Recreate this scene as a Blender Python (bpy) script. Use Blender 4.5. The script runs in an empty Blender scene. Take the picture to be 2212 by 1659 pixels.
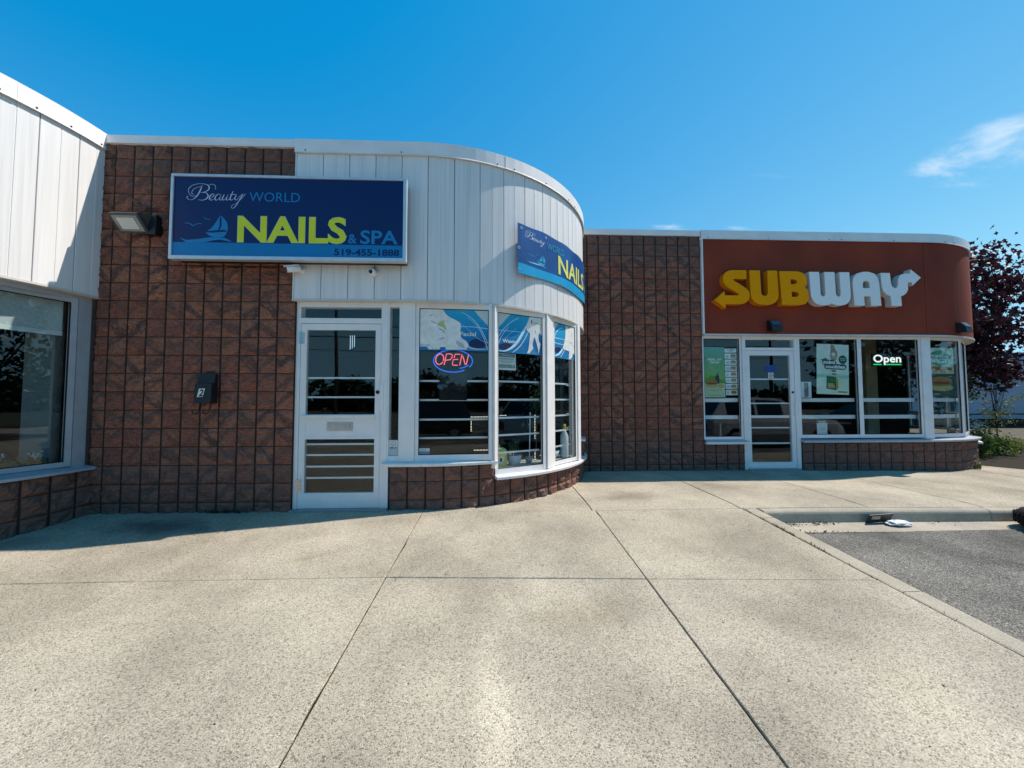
import bpy, bmesh, math, random
from mathutils import Vector, Matrix, noise
from mathutils.geometry import tessellate_polygon
random.seed(7)
SC = bpy.context.scene
COL = SC.collection
R_ = math.radians

# ------------------------------------------------------------------ camera
def make_camera():
    yaw, pitch, roll = R_(-2.25), R_(2.447), R_(-0.084)
    f = Vector((-math.sin(yaw)*math.cos(pitch), math.cos(yaw)*math.cos(pitch), math.sin(pitch)))
    r = Vector((math.cos(yaw), math.sin(yaw), 0)); u = r.cross(f)
    r2 = math.cos(roll)*r + math.sin(roll)*u; u2 = -math.sin(roll)*r + math.cos(roll)*u
    cd = bpy.data.cameras.new('camera'); cam = bpy.data.objects.new('camera', cd); COL.objects.link(cam)
    m = Matrix.Identity(4)
    for k in range(3): m[k][0] = r2[k]; m[k][1] = u2[k]; m[k][2] = -f[k]
    m[0][3], m[1][3], m[2][3] = 0, 0, 1.224
    cam.matrix_world = m
    cd.sensor_width = 36; cd.lens = 800/2212*36; cd.clip_start = 0.05; cd.clip_end = 2000
    SC.camera = cam
make_camera()

# ------------------------------------------------------------------ world, sun, exposure
SUN = Vector((0.733, 0.183, 1.0)).normalized()
EL = math.asin(SUN.z); AZ = math.atan2(SUN.x, SUN.y)        # azimuth clockwise from +Y
def make_world():
    w = bpy.data.worlds.new('World'); SC.world = w; w.use_nodes = True
    nt = w.node_tree; nt.nodes.clear(); N = nt.nodes.new; L = nt.links.new
    out = N('ShaderNodeOutputWorld'); bg = N('ShaderNodeBackground'); bg.inputs[1].default_value = 0.1
    sky = N('ShaderNodeTexSky'); sky.sky_type = 'NISHITA'; sky.sun_disc = False
    sky.sun_elevation = EL; sky.sun_rotation = AZ
    sky.altitude = 200; sky.air_density = 1.0; sky.dust_density = 0.0; sky.ozone_density = 3.0
    # camera-like colour response of the clear sky: red falls away fastest, blue slowest
    sep = N('ShaderNodeSeparateColor'); L(sky.outputs[0], sep.inputs[0]); hs = N('ShaderNodeCombineColor'); ch = []
    for k, (p, a) in enumerate(((1.0, 1.00), (0.80, 1.33), (0.40, 2.86))):
        pw = N('ShaderNodeMath'); pw.operation = 'POWER'; pw.inputs[1].default_value = p; L(sep.outputs[k], pw.inputs[0])
        ml = N('ShaderNodeMath'); ml.operation = 'MULTIPLY_ADD'; ml.inputs[1].default_value = a; ml.inputs[2].default_value = -0.84 if k == 0 else 0.0; L(pw.outputs[0], ml.inputs[0]); ch.append(ml)
    for k in (0, 1):
        lim = N('ShaderNodeMath'); lim.operation = 'MULTIPLY'; lim.inputs[1].default_value = (0.34, 0.72)[k]; L(ch[2].outputs[0], lim.inputs[0])
        mn = N('ShaderNodeMath'); mn.operation = 'SMOOTH_MIN'; mn.inputs[2].default_value = 0.4; L(ch[k].outputs[0], mn.inputs[0]); L(lim.outputs[0], mn.inputs[1])
        mx0 = N('ShaderNodeMath'); mx0.operation = 'MAXIMUM'; mx0.inputs[1].default_value = 0.02; L(mn.outputs[0], mx0.inputs[0]); L(mx0.outputs[0], hs.inputs[k])
    L(ch[2].outputs[0], hs.inputs[2])
    # thin cirrus streaks on a high flat layer
    tc = N('ShaderNodeTexCoord'); sp = N('ShaderNodeSeparateXYZ'); L(tc.outputs['Generated'], sp.inputs[0])
    mz = N('ShaderNodeMath'); mz.operation = 'MAXIMUM'; mz.inputs[1].default_value = 0.03; L(sp.outputs[2], mz.inputs[0])
    az = N('ShaderNodeMath'); az.operation = 'ADD'; az.inputs[1].default_value = 0.06; L(mz.outputs[0], az.inputs[0])
    dx = N('ShaderNodeMath'); dx.operation = 'DIVIDE'; L(sp.outputs[0], dx.inputs[0]); L(az.outputs[0], dx.inputs[1])
    dy = N('ShaderNodeMath'); dy.operation = 'DIVIDE'; L(sp.outputs[1], dy.inputs[0]); L(az.outputs[0], dy.inputs[1])
    cb = N('ShaderNodeCombineXYZ'); L(dx.outputs[0], cb.inputs[0]); L(dy.outputs[0], cb.inputs[1])
    mp = N('ShaderNodeMapping'); mp.inputs['Rotation'].default_value = (0, 0, R_(62)); mp.inputs['Scale'].default_value = (0.45, 1.25, 1); mp.inputs['Location'].default_value = (CLOUD[0], CLOUD[1], 0)
    L(cb.outputs[0], mp.inputs[0])
    n1 = N('ShaderNodeTexNoise'); n1.inputs['Scale'].default_value = 2.4; n1.inputs['Detail'].default_value = 9; n1.inputs['Roughness'].default_value = 0.58; n1.inputs['Distortion'].default_value = 0.35
    L(mp.outputs[0], n1.inputs['Vector'])
    n2 = N('ShaderNodeTexNoise'); n2.inputs['Scale'].default_value = 0.16; n2.inputs['Detail'].default_value = 1
    mp2 = N('ShaderNodeMapping'); mp2.inputs['Location'].default_value = (CLOUD[2], CLOUD[3], 0); L(cb.outputs[0], mp2.inputs[0]); L(mp2.outputs[0], n2.inputs['Vector'])
    mm = N('ShaderNodeMath'); mm.operation = 'MULTIPLY_ADD'; mm.inputs[1].default_value = 1.5; L(n2.outputs[0], mm.inputs[0]); L(n1.outputs[0], mm.inputs[2])
    ramp = N('ShaderNodeMapRange'); ramp.interpolation_type = 'SMOOTHSTEP'; ramp.inputs[1].default_value = 1.55; ramp.inputs[2].default_value = 1.83; ramp.inputs[3].default_value = 0; ramp.inputs[4].default_value = 0.92
    L(mm.outputs[0], ramp.inputs[0])
    mix = N('ShaderNodeMixRGB'); L(ramp.outputs[0], mix.inputs[0]); L(hs.outputs[0], mix.inputs[1]); mix.inputs[2].default_value = (7.0, 7.2, 7.4, 1)
    L(mix.outputs[0], bg.inputs[0]); L(bg.outputs[0], out.inputs[0])
CLOUD = (18.164, 7.976, 28.518, 32.410)
make_world()
sd = bpy.data.lights.new('sun', 'SUN'); sd.energy = 3.75; sd.angle = R_(0.53); sd.color = (1.0, 0.915, 0.83)
so = bpy.data.objects.new('sun', sd); COL.objects.link(so)
so.rotation_euler = SUN.to_track_quat('Z', 'Y').to_euler(); so.location = (20, 5, 30)
vs = SC.view_settings; vs.view_transform = 'Standard'; vs.look = 'None'; vs.exposure = 0.62; vs.gamma = 1.0; vs.use_curve_mapping = False
SC.cycles.use_denoising = True
SC.cycles.max_bounces = 8; SC.cycles.transparent_max_bounces = 16
SC.cycles.caustics_reflective = False; SC.cycles.caustics_refractive = False

# ------------------------------------------------------------------ materials
MAT = {}
def nodes(name):
    m = bpy.data.materials.new(name); m.use_nodes = True; nt = m.node_tree
    b = nt.nodes['Principled BSDF']; MAT[name] = m
    return m, nt, b, nt.nodes.new, nt.links.new
def setp(b, **k):
    for a, v in k.items():
        a = {'rough': 'Roughness', 'metal': 'Metallic', 'spec': 'Specular IOR Level', 'emit': 'Emission Strength', 'ecol': 'Emission Color', 'col': 'Base Color', 'sub': 'Subsurface Weight', 'coat': 'Coat Weight'}[a]
        b.inputs[a].default_value = (*v, 1) if isinstance(v, tuple) and len(v) == 3 else v
def flat(name, col, rough=0.6, var=0.10, scale=14.0, metal=0.0, spec=0.4, bump=0.0, bscale=200.0, coat=0.0):
    """paint or print with a little uneven tone"""
    if name in MAT: return MAT[name]
    m, nt, b, N, L = nodes(name); setp(b, rough=rough, metal=metal, spec=spec, coat=coat)
    g = N('ShaderNodeNewGeometry'); n = N('ShaderNodeTexNoise'); n.inputs['Scale'].default_value = scale; n.inputs['Detail'].default_value = 5
    L(g.outputs['Position'], n.inputs['Vector'])
    mr = N('ShaderNodeMapRange'); mr.inputs[1].default_value = 0.3; mr.inputs[2].default_value = 0.7; mr.inputs[3].default_value = 1-var; mr.inputs[4].default_value = 1+var*0.6
    L(n.outputs[0], mr.inputs[0])
    mx = N('ShaderNodeMixRGB'); mx.blend_type = 'MULTIPLY'; mx.inputs[0].default_value = 1; mx.inputs[1].default_value = (*col, 1)
    L(mr.outputs[0], mx.inputs[2]); L(mx.outputs[0], b.inputs['Base Color'])
    if bump:
        n2 = N('ShaderNodeTexNoise'); n2.inputs['Scale'].default_value = bscale; n2.inputs['Detail'].default_value = 4; L(g.outputs['Position'], n2.inputs['Vector'])
        bp = N('ShaderNodeBump'); bp.inputs['Strength'].default_value = bump; bp.inputs['Distance'].default_value = 0.004; L(n2.outputs[0], bp.inputs['Height']); L(bp.outputs[0], b.inputs['Normal'])
    return m
def emis(name, col, strength):
    if name in MAT: return MAT[name]
    m, nt, b, N, L = nodes(name); setp(b, col=(col[0]*.3, col[1]*.3, col[2]*.3), ecol=col, emit=strength, rough=0.4); return m
def glass_mat(name, tint=(0.95, 0.975, 0.97), ior=1.43):
    m = bpy.data.materials.new(name); m.use_nodes = True; nt = m.node_tree; nt.nodes.clear(); N = nt.nodes.new; L = nt.links.new
    out = N('ShaderNodeOutputMaterial'); tr = N('ShaderNodeBsdfTransparent'); tr.inputs[0].default_value = (*tint, 1)
    gl = N('ShaderNodeBsdfGlossy'); gl.inputs['Roughness'].default_value = 0.0; gl.inputs['Color'].default_value = (0.95, 1, 1, 1)
    g = N('ShaderNodeNewGeometry')
    # Schlick reflectance of one face of the pane, the same from either side
    dt = N('ShaderNodeVectorMath'); dt.operation = 'DOT_PRODUCT'; L(g.outputs['Incoming'], dt.inputs[0]); L(g.outputs['Normal'], dt.inputs[1])
    ab = N('ShaderNodeMath'); ab.operation = 'ABSOLUTE'; L(dt.outputs['Value'], ab.inputs[0]); om = N('ShaderNodeMath'); om.operation = 'SUBTRACT'; om.inputs[0].default_value = 1.0; L(ab.outputs[0], om.inputs[1])
    p5 = N('ShaderNodeMath'); p5.operation = 'POWER'; p5.inputs[1].default_value = 5.0; L(om.outputs[0], p5.inputs[0]); r0 = ((ior-1)/(ior+1))**2
    fr = N('ShaderNodeMath'); fr.operation = 'MULTIPLY_ADD'; fr.inputs[1].default_value = 1-r0; fr.inputs[2].default_value = r0; L(p5.outputs[0], fr.inputs[0])
    n = N('ShaderNodeTexNoise'); n.inputs['Scale'].default_value = 1.3; L(g.outputs['Position'], n.inputs['Vector'])
    bp = N('ShaderNodeBump'); bp.inputs['Strength'].default_value = 0.02; bp.inputs['Distance'].default_value = 0.05; L(n.outputs[0], bp.inputs['Height']); L(bp.outputs[0], gl.inputs['Normal'])
    mx = N('ShaderNodeMixShader'); L(fr.outputs[0], mx.inputs[0]); L(tr.outputs[0], mx.inputs[1]); L(gl.outputs[0], mx.inputs[2]); L(mx.outputs[0], out.inputs[0])
    MAT[name] = m; return m

def block_mat():
    """split-face masonry: rust and charcoal swirled through the mix, set per block from its own colour channels
    (red = lie of the swirl, green = offset into the noise, blue = weathering)"""
    m, nt, b, N, L = nodes('split_block'); setp(b, rough=0.93, spec=0.15)
    oi = N('ShaderNodeObjectInfo'); sc = N('ShaderNodeSeparateColor'); L(oi.outputs['Color'], sc.inputs[0])
    tc = N('ShaderNodeTexCoord'); sp = N('ShaderNodeSeparateXYZ'); L(tc.outputs['Object'], sp.inputs[0])
    sg = N('ShaderNodeMapRange'); sg.inputs[3].default_value = -0.75; sg.inputs[4].default_value = 0.75; L(sc.outputs[0], sg.inputs[0])
    mx_ = N('ShaderNodeMath'); mx_.operation = 'MULTIPLY'; L(sp.outputs[0], mx_.inputs[0]); L(sg.outputs[0], mx_.inputs[1])
    ad = N('ShaderNodeMath'); ad.operation = 'ADD'; L(mx_.outputs[0], ad.inputs[0]); L(sp.outputs[2], ad.inputs[1])   # z +- .75 x : across the swirl
    of = N('ShaderNodeMath'); of.operation = 'MULTIPLY'; of.inputs[1].default_value = 37.0; L(sc.outputs[1], of.inputs[0])
    cb = N('ShaderNodeCombineXYZ'); s1 = N('ShaderNodeMath'); s1.operation = 'MULTIPLY'; s1.inputs[1].default_value = 7.0; L(ad.outputs[0], s1.inputs[0])
    s2 = N('ShaderNodeMath'); s2.operation = 'MULTIPLY'; s2.inputs[1].default_value = 4.6; L(sp.outputs[0], s2.inputs[0])
    L(s1.outputs[0], cb.inputs[0]); L(s2.outputs[0], cb.inputs[1]); L(of.outputs[0], cb.inputs[2])
    n = N('ShaderNodeTexNoise'); n.inputs['Scale'].default_value = 1.0; n.inputs['Detail'].default_value = 8; n.inputs['Roughness'].default_value = 0.72; n.inputs['Distortion'].default_value = 0.35
    L(cb.outputs[0], n.inputs['Vector'])
    # one charcoal band lying across each face, ragged where the noise bends it, stronger in some blocks than others
    o1 = N('ShaderNodeMath'); o1.operation = 'MULTIPLY_ADD'; o1.inputs[1].default_value = -0.11; o1.inputs[2].default_value = 0.055; L(sc.outputs[1], o1.inputs[0])
    o2 = N('ShaderNodeMath'); o2.operation = 'ADD'; L(ad.outputs[0], o2.inputs[0]); L(o1.outputs[0], o2.inputs[1])
    o3 = N('ShaderNodeMath'); o3.operation = 'MULTIPLY_ADD'; o3.inputs[1].default_value = 0.46; o3.inputs[2].default_value = -0.23; L(n.outputs[0], o3.inputs[0])
    o4 = N('ShaderNodeMath'); o4.operation = 'ADD'; L(o2.outputs[0], o4.inputs[0]); L(o3.outputs[0], o4.inputs[1]); o5 = N('ShaderNodeMath'); o5.operation = 'ABSOLUTE'; L(o4.outputs[0], o5.inputs[0])
    st_ = N('ShaderNodeMapRange'); st_.inputs[3].default_value = 0.22; st_.inputs[4].default_value = 0.85; L(oi.outputs['Random'], st_.inputs[0])
    mr = N('ShaderNodeMapRange'); mr.interpolation_type = 'SMOOTHSTEP'; mr.inputs[1].default_value = 0.006; mr.inputs[2].default_value = 0.075; mr.inputs[4].default_value = 0.0; L(o5.outputs[0], mr.inputs[0]); L(st_.outputs[0], mr.inputs[3])
    rc = N('ShaderNodeMixRGB'); rc.inputs[1].default_value = (0.285, 0.108, 0.074, 1); rc.inputs[2].default_value = (0.37, 0.160, 0.100, 1); L(oi.outputs['Random'], rc.inputs[0])
    mx = N('ShaderNodeMixRGB'); mx.inputs[2].default_value = (0.072, 0.055, 0.056, 1); L(mr.outputs[0], mx.inputs[0]); L(rc.outputs[0], mx.inputs[1])
    # fine grit, and shading of the ragged, mostly level ledges put into the colour
    g = N('ShaderNodeNewGeometry'); mpg = N('ShaderNodeMapping'); mpg.inputs['Scale'].default_value = (26, 26, 70); L(g.outputs['Position'], mpg.inputs[0])
    n3 = N('ShaderNodeTexNoise'); n3.inputs['Scale'].default_value = 1.0; n3.inputs['Detail'].default_value = 8; n3.inputs['Roughness'].default_value = 0.75; n3.inputs['Distortion'].default_value = 0.8; L(mpg.outputs[0], n3.inputs['Vector'])
    r3 = N('ShaderNodeMapRange'); r3.inputs[1].default_value = 0.3; r3.inputs[2].default_value = 0.72; r3.inputs[3].default_value = 0.30; r3.inputs[4].default_value = 1.65; L(n3.outputs[0], r3.inputs[0])
    m2 = N('ShaderNodeMixRGB'); m2.blend_type = 'MULTIPLY'; m2.inputs[0].default_value = 1; L(mx.outputs[0], m2.inputs[1]); L(r3.outputs[0], m2.inputs[2])
    # weathered blocks are greyer
    m3 = N('ShaderNodeMixRGB'); m3.inputs[2].default_value = (0.145, 0.102, 0.086, 1); L(sc.outputs[2], m3.inputs[0]); L(m2.outputs[0], m3.inputs[1])
    L(m3.outputs[0], b.inputs['Base Color'])
    n4 = N('ShaderNodeTexNoise'); n4.inputs['Scale'].default_value = 0.62; n4.inputs['Detail'].default_value = 7; n4.inputs['Roughness'].default_value = 0.62; L(mpg.outputs[0], n4.inputs['Vector'])
    bp = N('ShaderNodeBump'); bp.inputs['Strength'].default_value = 1.0; bp.inputs['Distance'].default_value = 0.022; L(n4.outputs[0], bp.inputs['Height']); L(bp.outputs[0], b.inputs['Normal'])
    return m
def concrete_mat(name, base, pale, dark, agg=1.0, stain=0.5, stains_and_shade=()):
    m, nt, b, N, L = nodes(name); setp(b, rough=0.9, spec=0.2)
    g = N('ShaderNodeNewGeometry'); P = g.outputs['Position']
    v = N('ShaderNodeTexVoronoi'); v.inputs['Scale'].default_value = 195; L(P, v.inputs['Vector'])
    sc = N('ShaderNodeSeparateColor'); L(v.outputs['Color'], sc.inputs[0])
    cr = N('ShaderNodeValToRGB'); e = cr.color_ramp.elements
    e[0].position = 0.0; e[0].color = (*dark, 1); e[1].position = 1.0; e[1].color = (*pale, 1)
    for p, c in ((0.10, dark), (0.2, tuple(x*.8 for x in base)), (0.45, base), (0.72, tuple(x*1.12 for x in base)), (0.9, tuple((x+y)/2 for x, y in zip(base, pale)))):
        k = e.new(p); k.color = (*c, 1)
    L(sc.outputs[0], cr.inputs[0])
    nf = N('ShaderNodeTexNoise'); nf.inputs['Scale'].default_value = 240; nf.inputs['Detail'].default_value = 3; L(P, nf.inputs['Vector'])
    mr0 = N('ShaderNodeMapRange'); mr0.inputs[1].default_value = 0.3; mr0.inputs[2].default_value = 0.7; mr0.inputs[3].default_value = 0.72; mr0.inputs[4].default_value = 1.25; L(nf.outputs[0], mr0.inputs[0])
    mixa = N('ShaderNodeMixRGB'); mixa.inputs[0].default_value = agg; mixa.inputs[1].default_value = (*base, 1); L(cr.outputs[0], mixa.inputs[2])
    m0 = N('ShaderNodeMixRGB'); m0.blend_type = 'MULTIPLY'; m0.inputs[0].default_value = 1; L(mixa.outputs[0], m0.inputs[1]); L(mr0.outputs[0], m0.inputs[2])
    n1 = N('ShaderNodeTexNoise'); n1.inputs['Scale'].default_value = 1.05; n1.inputs['Detail'].default_value = 6; n1.inputs['Roughness'].default_value = 0.6; L(P, n1.inputs['Vector'])
    m1 = N('ShaderNodeMapRange'); m1.inputs[1].default_value = 0.33; m1.inputs[2].default_value = 0.68; m1.inputs[3].default_value = 1-0.42*stain; m1.inputs[4].default_value = 1+0.18*stain; L(n1.outputs[0], m1.inputs[0])
    mx = N('ShaderNodeMixRGB'); mx.blend_type = 'MULTIPLY'; mx.inputs[0].default_value = 1; L(m0.outputs[0], mx.inputs[1]); L(m1.outputs[0], mx.inputs[2])
    # dark spots: gum, tar, grit
    v2 = N('ShaderNodeTexVoronoi'); v2.inputs['Scale'].default_value = 3.1; L(P, v2.inputs['Vector'])
    n5 = N('ShaderNodeTexNoise'); n5.inputs['Scale'].default_value = 60; L(P, n5.inputs['Vector'])
    a5 = N('ShaderNodeMath'); a5.operation = 'MULTIPLY_ADD'; a5.inputs[1].default_value = 0.05; L(n5.outputs[0], a5.inputs[0]); L(v2.outputs['Distance'], a5.inputs[2])
    r5 = N('ShaderNodeMapRange'); r5.inputs[1].default_value = 0.055; r5.inputs[2].default_value = 0.075; r5.inputs[3].default_value = 0.35; r5.inputs[4].default_value = 1; L(a5.outputs[0], r5.inputs[0])
    m5 = N('ShaderNodeMixRGB'); m5.blend_type = 'MULTIPLY'; m5.inputs[0].default_value = 0.8*stain; L(mx.outputs[0], m5.inputs[1]); L(r5.outputs[0], m5.inputs[2])
    # large warm/cool drift
    n6 = N('ShaderNodeTexNoise'); n6.inputs['Scale'].default_value = 0.45; n6.inputs['Detail'].default_value = 3; L(P, n6.inputs['Vector'])
    r6 = N('ShaderNodeMixRGB'); r6.inputs[1].default_value = (1.03, 1.0, 0.94, 1); r6.inputs[2].default_value = (0.96, 1.0, 1.02, 1); L(n6.outputs[0], r6.inputs[0])
    m6 = N('ShaderNodeMixRGB'); m6.blend_type = 'MULTIPLY'; m6.inputs[0].default_value = 1; L(m5.outputs[0], m6.inputs[1]); L(r6.outputs[0], m6.inputs[2])
    oi = N('ShaderNodeObjectInfo'); r7 = N('ShaderNodeMapRange'); r7.inputs[3].default_value = 0.93; r7.inputs[4].default_value = 1.05; L(oi.outputs['Random'], r7.inputs[0])
    m7 = N('ShaderNodeMixRGB'); m7.blend_type = 'MULTIPLY'; m7.inputs[0].default_value = 1; L(m6.outputs[0], m7.inputs[1]); L(r7.outputs[0], m7.inputs[2]); last = m7.outputs[0]
    for (cx, cy, rx, ry, rot, col, amt) in stains_and_shade:      # spills, damp, and shade put into the colour: ragged patches, each placed and shaped
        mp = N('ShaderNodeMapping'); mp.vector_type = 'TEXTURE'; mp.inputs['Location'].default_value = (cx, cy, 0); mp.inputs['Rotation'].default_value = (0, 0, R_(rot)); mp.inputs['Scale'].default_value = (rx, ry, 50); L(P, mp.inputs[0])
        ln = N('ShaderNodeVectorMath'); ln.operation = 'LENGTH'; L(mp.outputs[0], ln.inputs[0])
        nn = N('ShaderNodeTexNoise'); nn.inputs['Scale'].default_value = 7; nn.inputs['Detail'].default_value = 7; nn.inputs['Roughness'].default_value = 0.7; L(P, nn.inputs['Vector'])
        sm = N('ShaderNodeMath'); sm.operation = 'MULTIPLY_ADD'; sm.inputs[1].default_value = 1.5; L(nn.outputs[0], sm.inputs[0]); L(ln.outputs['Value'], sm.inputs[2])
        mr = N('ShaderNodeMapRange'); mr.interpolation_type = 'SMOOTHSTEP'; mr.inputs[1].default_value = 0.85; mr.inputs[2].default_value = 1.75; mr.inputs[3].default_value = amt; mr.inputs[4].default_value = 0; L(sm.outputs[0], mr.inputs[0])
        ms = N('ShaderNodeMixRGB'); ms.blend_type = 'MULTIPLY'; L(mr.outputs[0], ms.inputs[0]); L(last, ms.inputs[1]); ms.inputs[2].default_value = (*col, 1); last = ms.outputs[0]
    L(last, b.inputs['Base Color'])
    bp = N('ShaderNodeBump'); bp.inputs['Strength'].default_value = 0.55; bp.inputs['Distance'].default_value = 0.004
    L(v.outputs['Distance'], bp.inputs['Height']); bp.invert = True; L(bp.outputs[0], b.inputs['Normal'])
    return m
def panel_mat():
    """white ribbed metal siding with faint streaks running down"""
    m, nt, b, N, L = nodes('white_siding'); setp(b, rough=0.48, spec=0.35)
    g = N('ShaderNodeNewGeometry'); mp = N('ShaderNodeMapping'); mp.inputs['Scale'].default_value = (26, 26, 0.9); L(g.outputs['Position'], mp.inputs[0])
    n = N('ShaderNodeTexNoise'); n.inputs['Scale'].default_value = 1.0; n.inputs['Detail'].default_value = 6; L(mp.outputs[0], n.inputs['Vector'])
    r = N('ShaderNodeMapRange'); r.inputs[1].default_value = 0.35; r.inputs[2].default_value = 0.72; r.inputs[3].default_value = 1.0; r.inputs[4].default_value = 0.88; L(n.outputs[0], r.inputs[0])
    oi = N('ShaderNodeObjectInfo'); r2 = N('ShaderNodeMapRange'); r2.inputs[3].default_value = 0.96; r2.inputs[4].default_value = 1.02; L(oi.outputs['Random'], r2.inputs[0])
    mpd = N('ShaderNodeMapping'); mpd.inputs['Scale'].default_value = (34, 34, 0.45); L(g.outputs['Position'], mpd.inputs[0]); nd = N('ShaderNodeTexNoise'); nd.inputs['Scale'].default_value = 1.0; nd.inputs['Detail'].default_value = 4; L(mpd.outputs[0], nd.inputs['Vector'])
    rd = N('ShaderNodeMapRange'); rd.inputs[1].default_value = 0.60; rd.inputs[2].default_value = 0.76; rd.inputs[3].default_value = 1.0; rd.inputs[4].default_value = 0.84; L(nd.outputs[0], rd.inputs[0]); mld = N('ShaderNodeMath'); mld.operation = 'MULTIPLY'; L(r.outputs[0], mld.inputs[0]); L(rd.outputs[0], mld.inputs[1])
    ml = N('ShaderNodeMath'); ml.operation = 'MULTIPLY'; L(mld.outputs[0], ml.inputs[0]); L(r2.outputs[0], ml.inputs[1])
    mx = N('ShaderNodeMixRGB'); mx.blend_type = 'MULTIPLY'; mx.inputs[0].default_value = 1; mx.inputs[1].default_value = (0.79, 0.77, 0.745, 1); L(ml.outputs[0], mx.inputs[2]); L(mx.outputs[0], b.inputs['Base Color'])
    return m
def stucco_mat():
    m, nt, b, N, L = nodes('red_stucco'); setp(b, rough=0.85, spec=0.2)
    g = N('ShaderNodeNewGeometry'); mp = N('ShaderNodeMapping'); mp.inputs['Scale'].default_value = (1.2, 1.2, 0.8); L(g.outputs['Position'], mp.inputs[0])
    n = N('ShaderNodeTexNoise'); n.inputs['Scale'].default_value = 1.2; n.inputs['Detail'].default_value = 7; L(mp.outputs[0], n.inputs['Vector'])
    cr = N('ShaderNodeMixRGB'); cr.inputs[1].default_value = (0.15, 0.030, 0.022, 1); cr.inputs[2].default_value = (0.37, 0.062, 0.024, 1); L(n.outputs[0], cr.inputs[0]); L(cr.outputs[0], b.inputs['Base Color'])
    n2 = N('ShaderNodeTexNoise'); n2.inputs['Scale'].default_value = 260; n2.inputs['Detail'].default_value = 3; L(g.outputs['Position'], n2.inputs['Vector'])
    bp = N('ShaderNodeBump'); bp.inputs['Strength'].default_value = 0.3; bp.inputs['Distance'].default_value = 0.003; L(n2.outputs[0], bp.inputs['Height']); L(bp.outputs[0], b.inputs['Normal'])
    return m
def leaf_mat(name, c1, c2, trans=0.3):
    m, nt, b, N, L = nodes(name); setp(b, rough=0.5, spec=0.35)
    g = N('ShaderNodeNewGeometry'); n = N('ShaderNodeTexWhiteNoise'); n.noise_dimensions = '1D'
    L(g.outputs['Random Per Island'], n.inputs['W'])
    mx = N('ShaderNodeMixRGB'); mx.inputs[1].default_value = (*c1, 1); mx.inputs[2].default_value = (*c2, 1); L(n.outputs['Value'], mx.inputs[0]); L(mx.outputs[0], b.inputs['Base Color'])
    tr = N('ShaderNodeBsdfTranslucent'); L(mx.outputs[0], tr.inputs[0]); ms = N('ShaderNodeMixShader'); ms.inputs[0].default_value = trans
    out = [q for q in nt.nodes if q.type == 'OUTPUT_MATERIAL'][0]
    L(b.outputs[0], ms.inputs[1]); L(tr.outputs[0], ms.inputs[2]); L(ms.outputs[0], out.inputs[0])
    return m
def ramp_print(name, stops, axis='V', rough=0.45, noise_amt=0.0, nscale=3.0, noise_col=(1, 1, 1)):
    """flat print whose ink runs from one colour to the next across the sheet (UV)"""
    m, nt, b, N, L = nodes(name); setp(b, rough=rough, spec=0.3)
    uv = N('ShaderNodeUVMap'); sp = N('ShaderNodeSeparateXYZ'); L(uv.outputs[0], sp.inputs[0])
    cr = N('ShaderNodeValToRGB'); e = cr.color_ramp.elements
    e[0].position = stops[0][0]; e[0].color = (*stops[0][1], 1); e[1].position = stops[-1][0]; e[1].color = (*stops[-1][1], 1)
    for p, c in stops[1:-1]: k = e.new(p); k.color = (*c, 1)
    L(sp.outputs[{'U': 0, 'V': 1}[axis]], cr.inputs[0]); src = cr.outputs[0]
    if noise_amt:
        n = N('ShaderNodeTexNoise'); n.inputs['Scale'].default_value = nscale; n.inputs['Detail'].default_value = 6; n.inputs['Distortion'].default_value = 1.2; L(uv.outputs[0], n.inputs['Vector'])
        r = N('ShaderNodeMapRange'); r.inputs[1].default_value = 0.5; r.inputs[2].default_value = 0.75; r.inputs[4].default_value = noise_amt; L(n.outputs[0], r.inputs[0])
        mx = N('ShaderNodeMixRGB'); L(r.outputs[0], mx.inputs[0]); L(src, mx.inputs[1]); mx.inputs[2].default_value = (*noise_col, 1); src = mx.outputs[0]
    L(src, b.inputs['Base Color']); return m

block_mat(); panel_mat(); stucco_mat()
glass_mat('glass'); 
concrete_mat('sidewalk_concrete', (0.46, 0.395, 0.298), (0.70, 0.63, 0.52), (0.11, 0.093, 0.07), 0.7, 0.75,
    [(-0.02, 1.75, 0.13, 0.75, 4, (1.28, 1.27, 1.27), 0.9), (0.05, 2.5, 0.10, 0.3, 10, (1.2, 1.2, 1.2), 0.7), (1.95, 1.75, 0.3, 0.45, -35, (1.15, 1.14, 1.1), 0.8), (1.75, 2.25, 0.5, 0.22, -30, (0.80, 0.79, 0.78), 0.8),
     (-3.3, 3.85, 0.85, 0.30, -4, (0.42, 0.44, 0.50), 0.95), (-4.3, 3.5, 0.5, 0.25, 10, (0.62, 0.63, 0.66), 0.8), (1.75, 4.75, 0.5, 0.28, 8, (0.70, 0.69, 0.67), 0.85), (-1.55, 3.15, 0.3, 0.05, 25, (0.82, 0.80, 0.70), 0.8), (0.55, 2.35, 0.55, 0.25, 15, (0.90, 0.87, 0.83), 0.8),  # damp at the block wall, also darkening its ground shadow by colour
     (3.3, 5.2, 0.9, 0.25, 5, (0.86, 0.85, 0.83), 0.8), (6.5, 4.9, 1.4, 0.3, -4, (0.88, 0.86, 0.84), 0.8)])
concrete_mat('curb_concrete', (0.46, 0.40, 0.31), (0.60, 0.55, 0.46), (0.2, 0.17, 0.13), 0.4, 0.8)
concrete_mat('asphalt', (0.145, 0.134, 0.116), (0.46, 0.43, 0.37), (0.03, 0.028, 0.025), 0.95, 1.45, [(4.6, 2.9, 0.7, 0.22, -25, (0.62, 0.62, 0.62), 0.9), (5.2, 2.2, 0.9, 0.25, -28, (0.66, 0.66, 0.66), 0.9), (4.0, 3.4, 0.5, 0.15, 0, (1.2, 1.2, 1.18), 0.8)])
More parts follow.
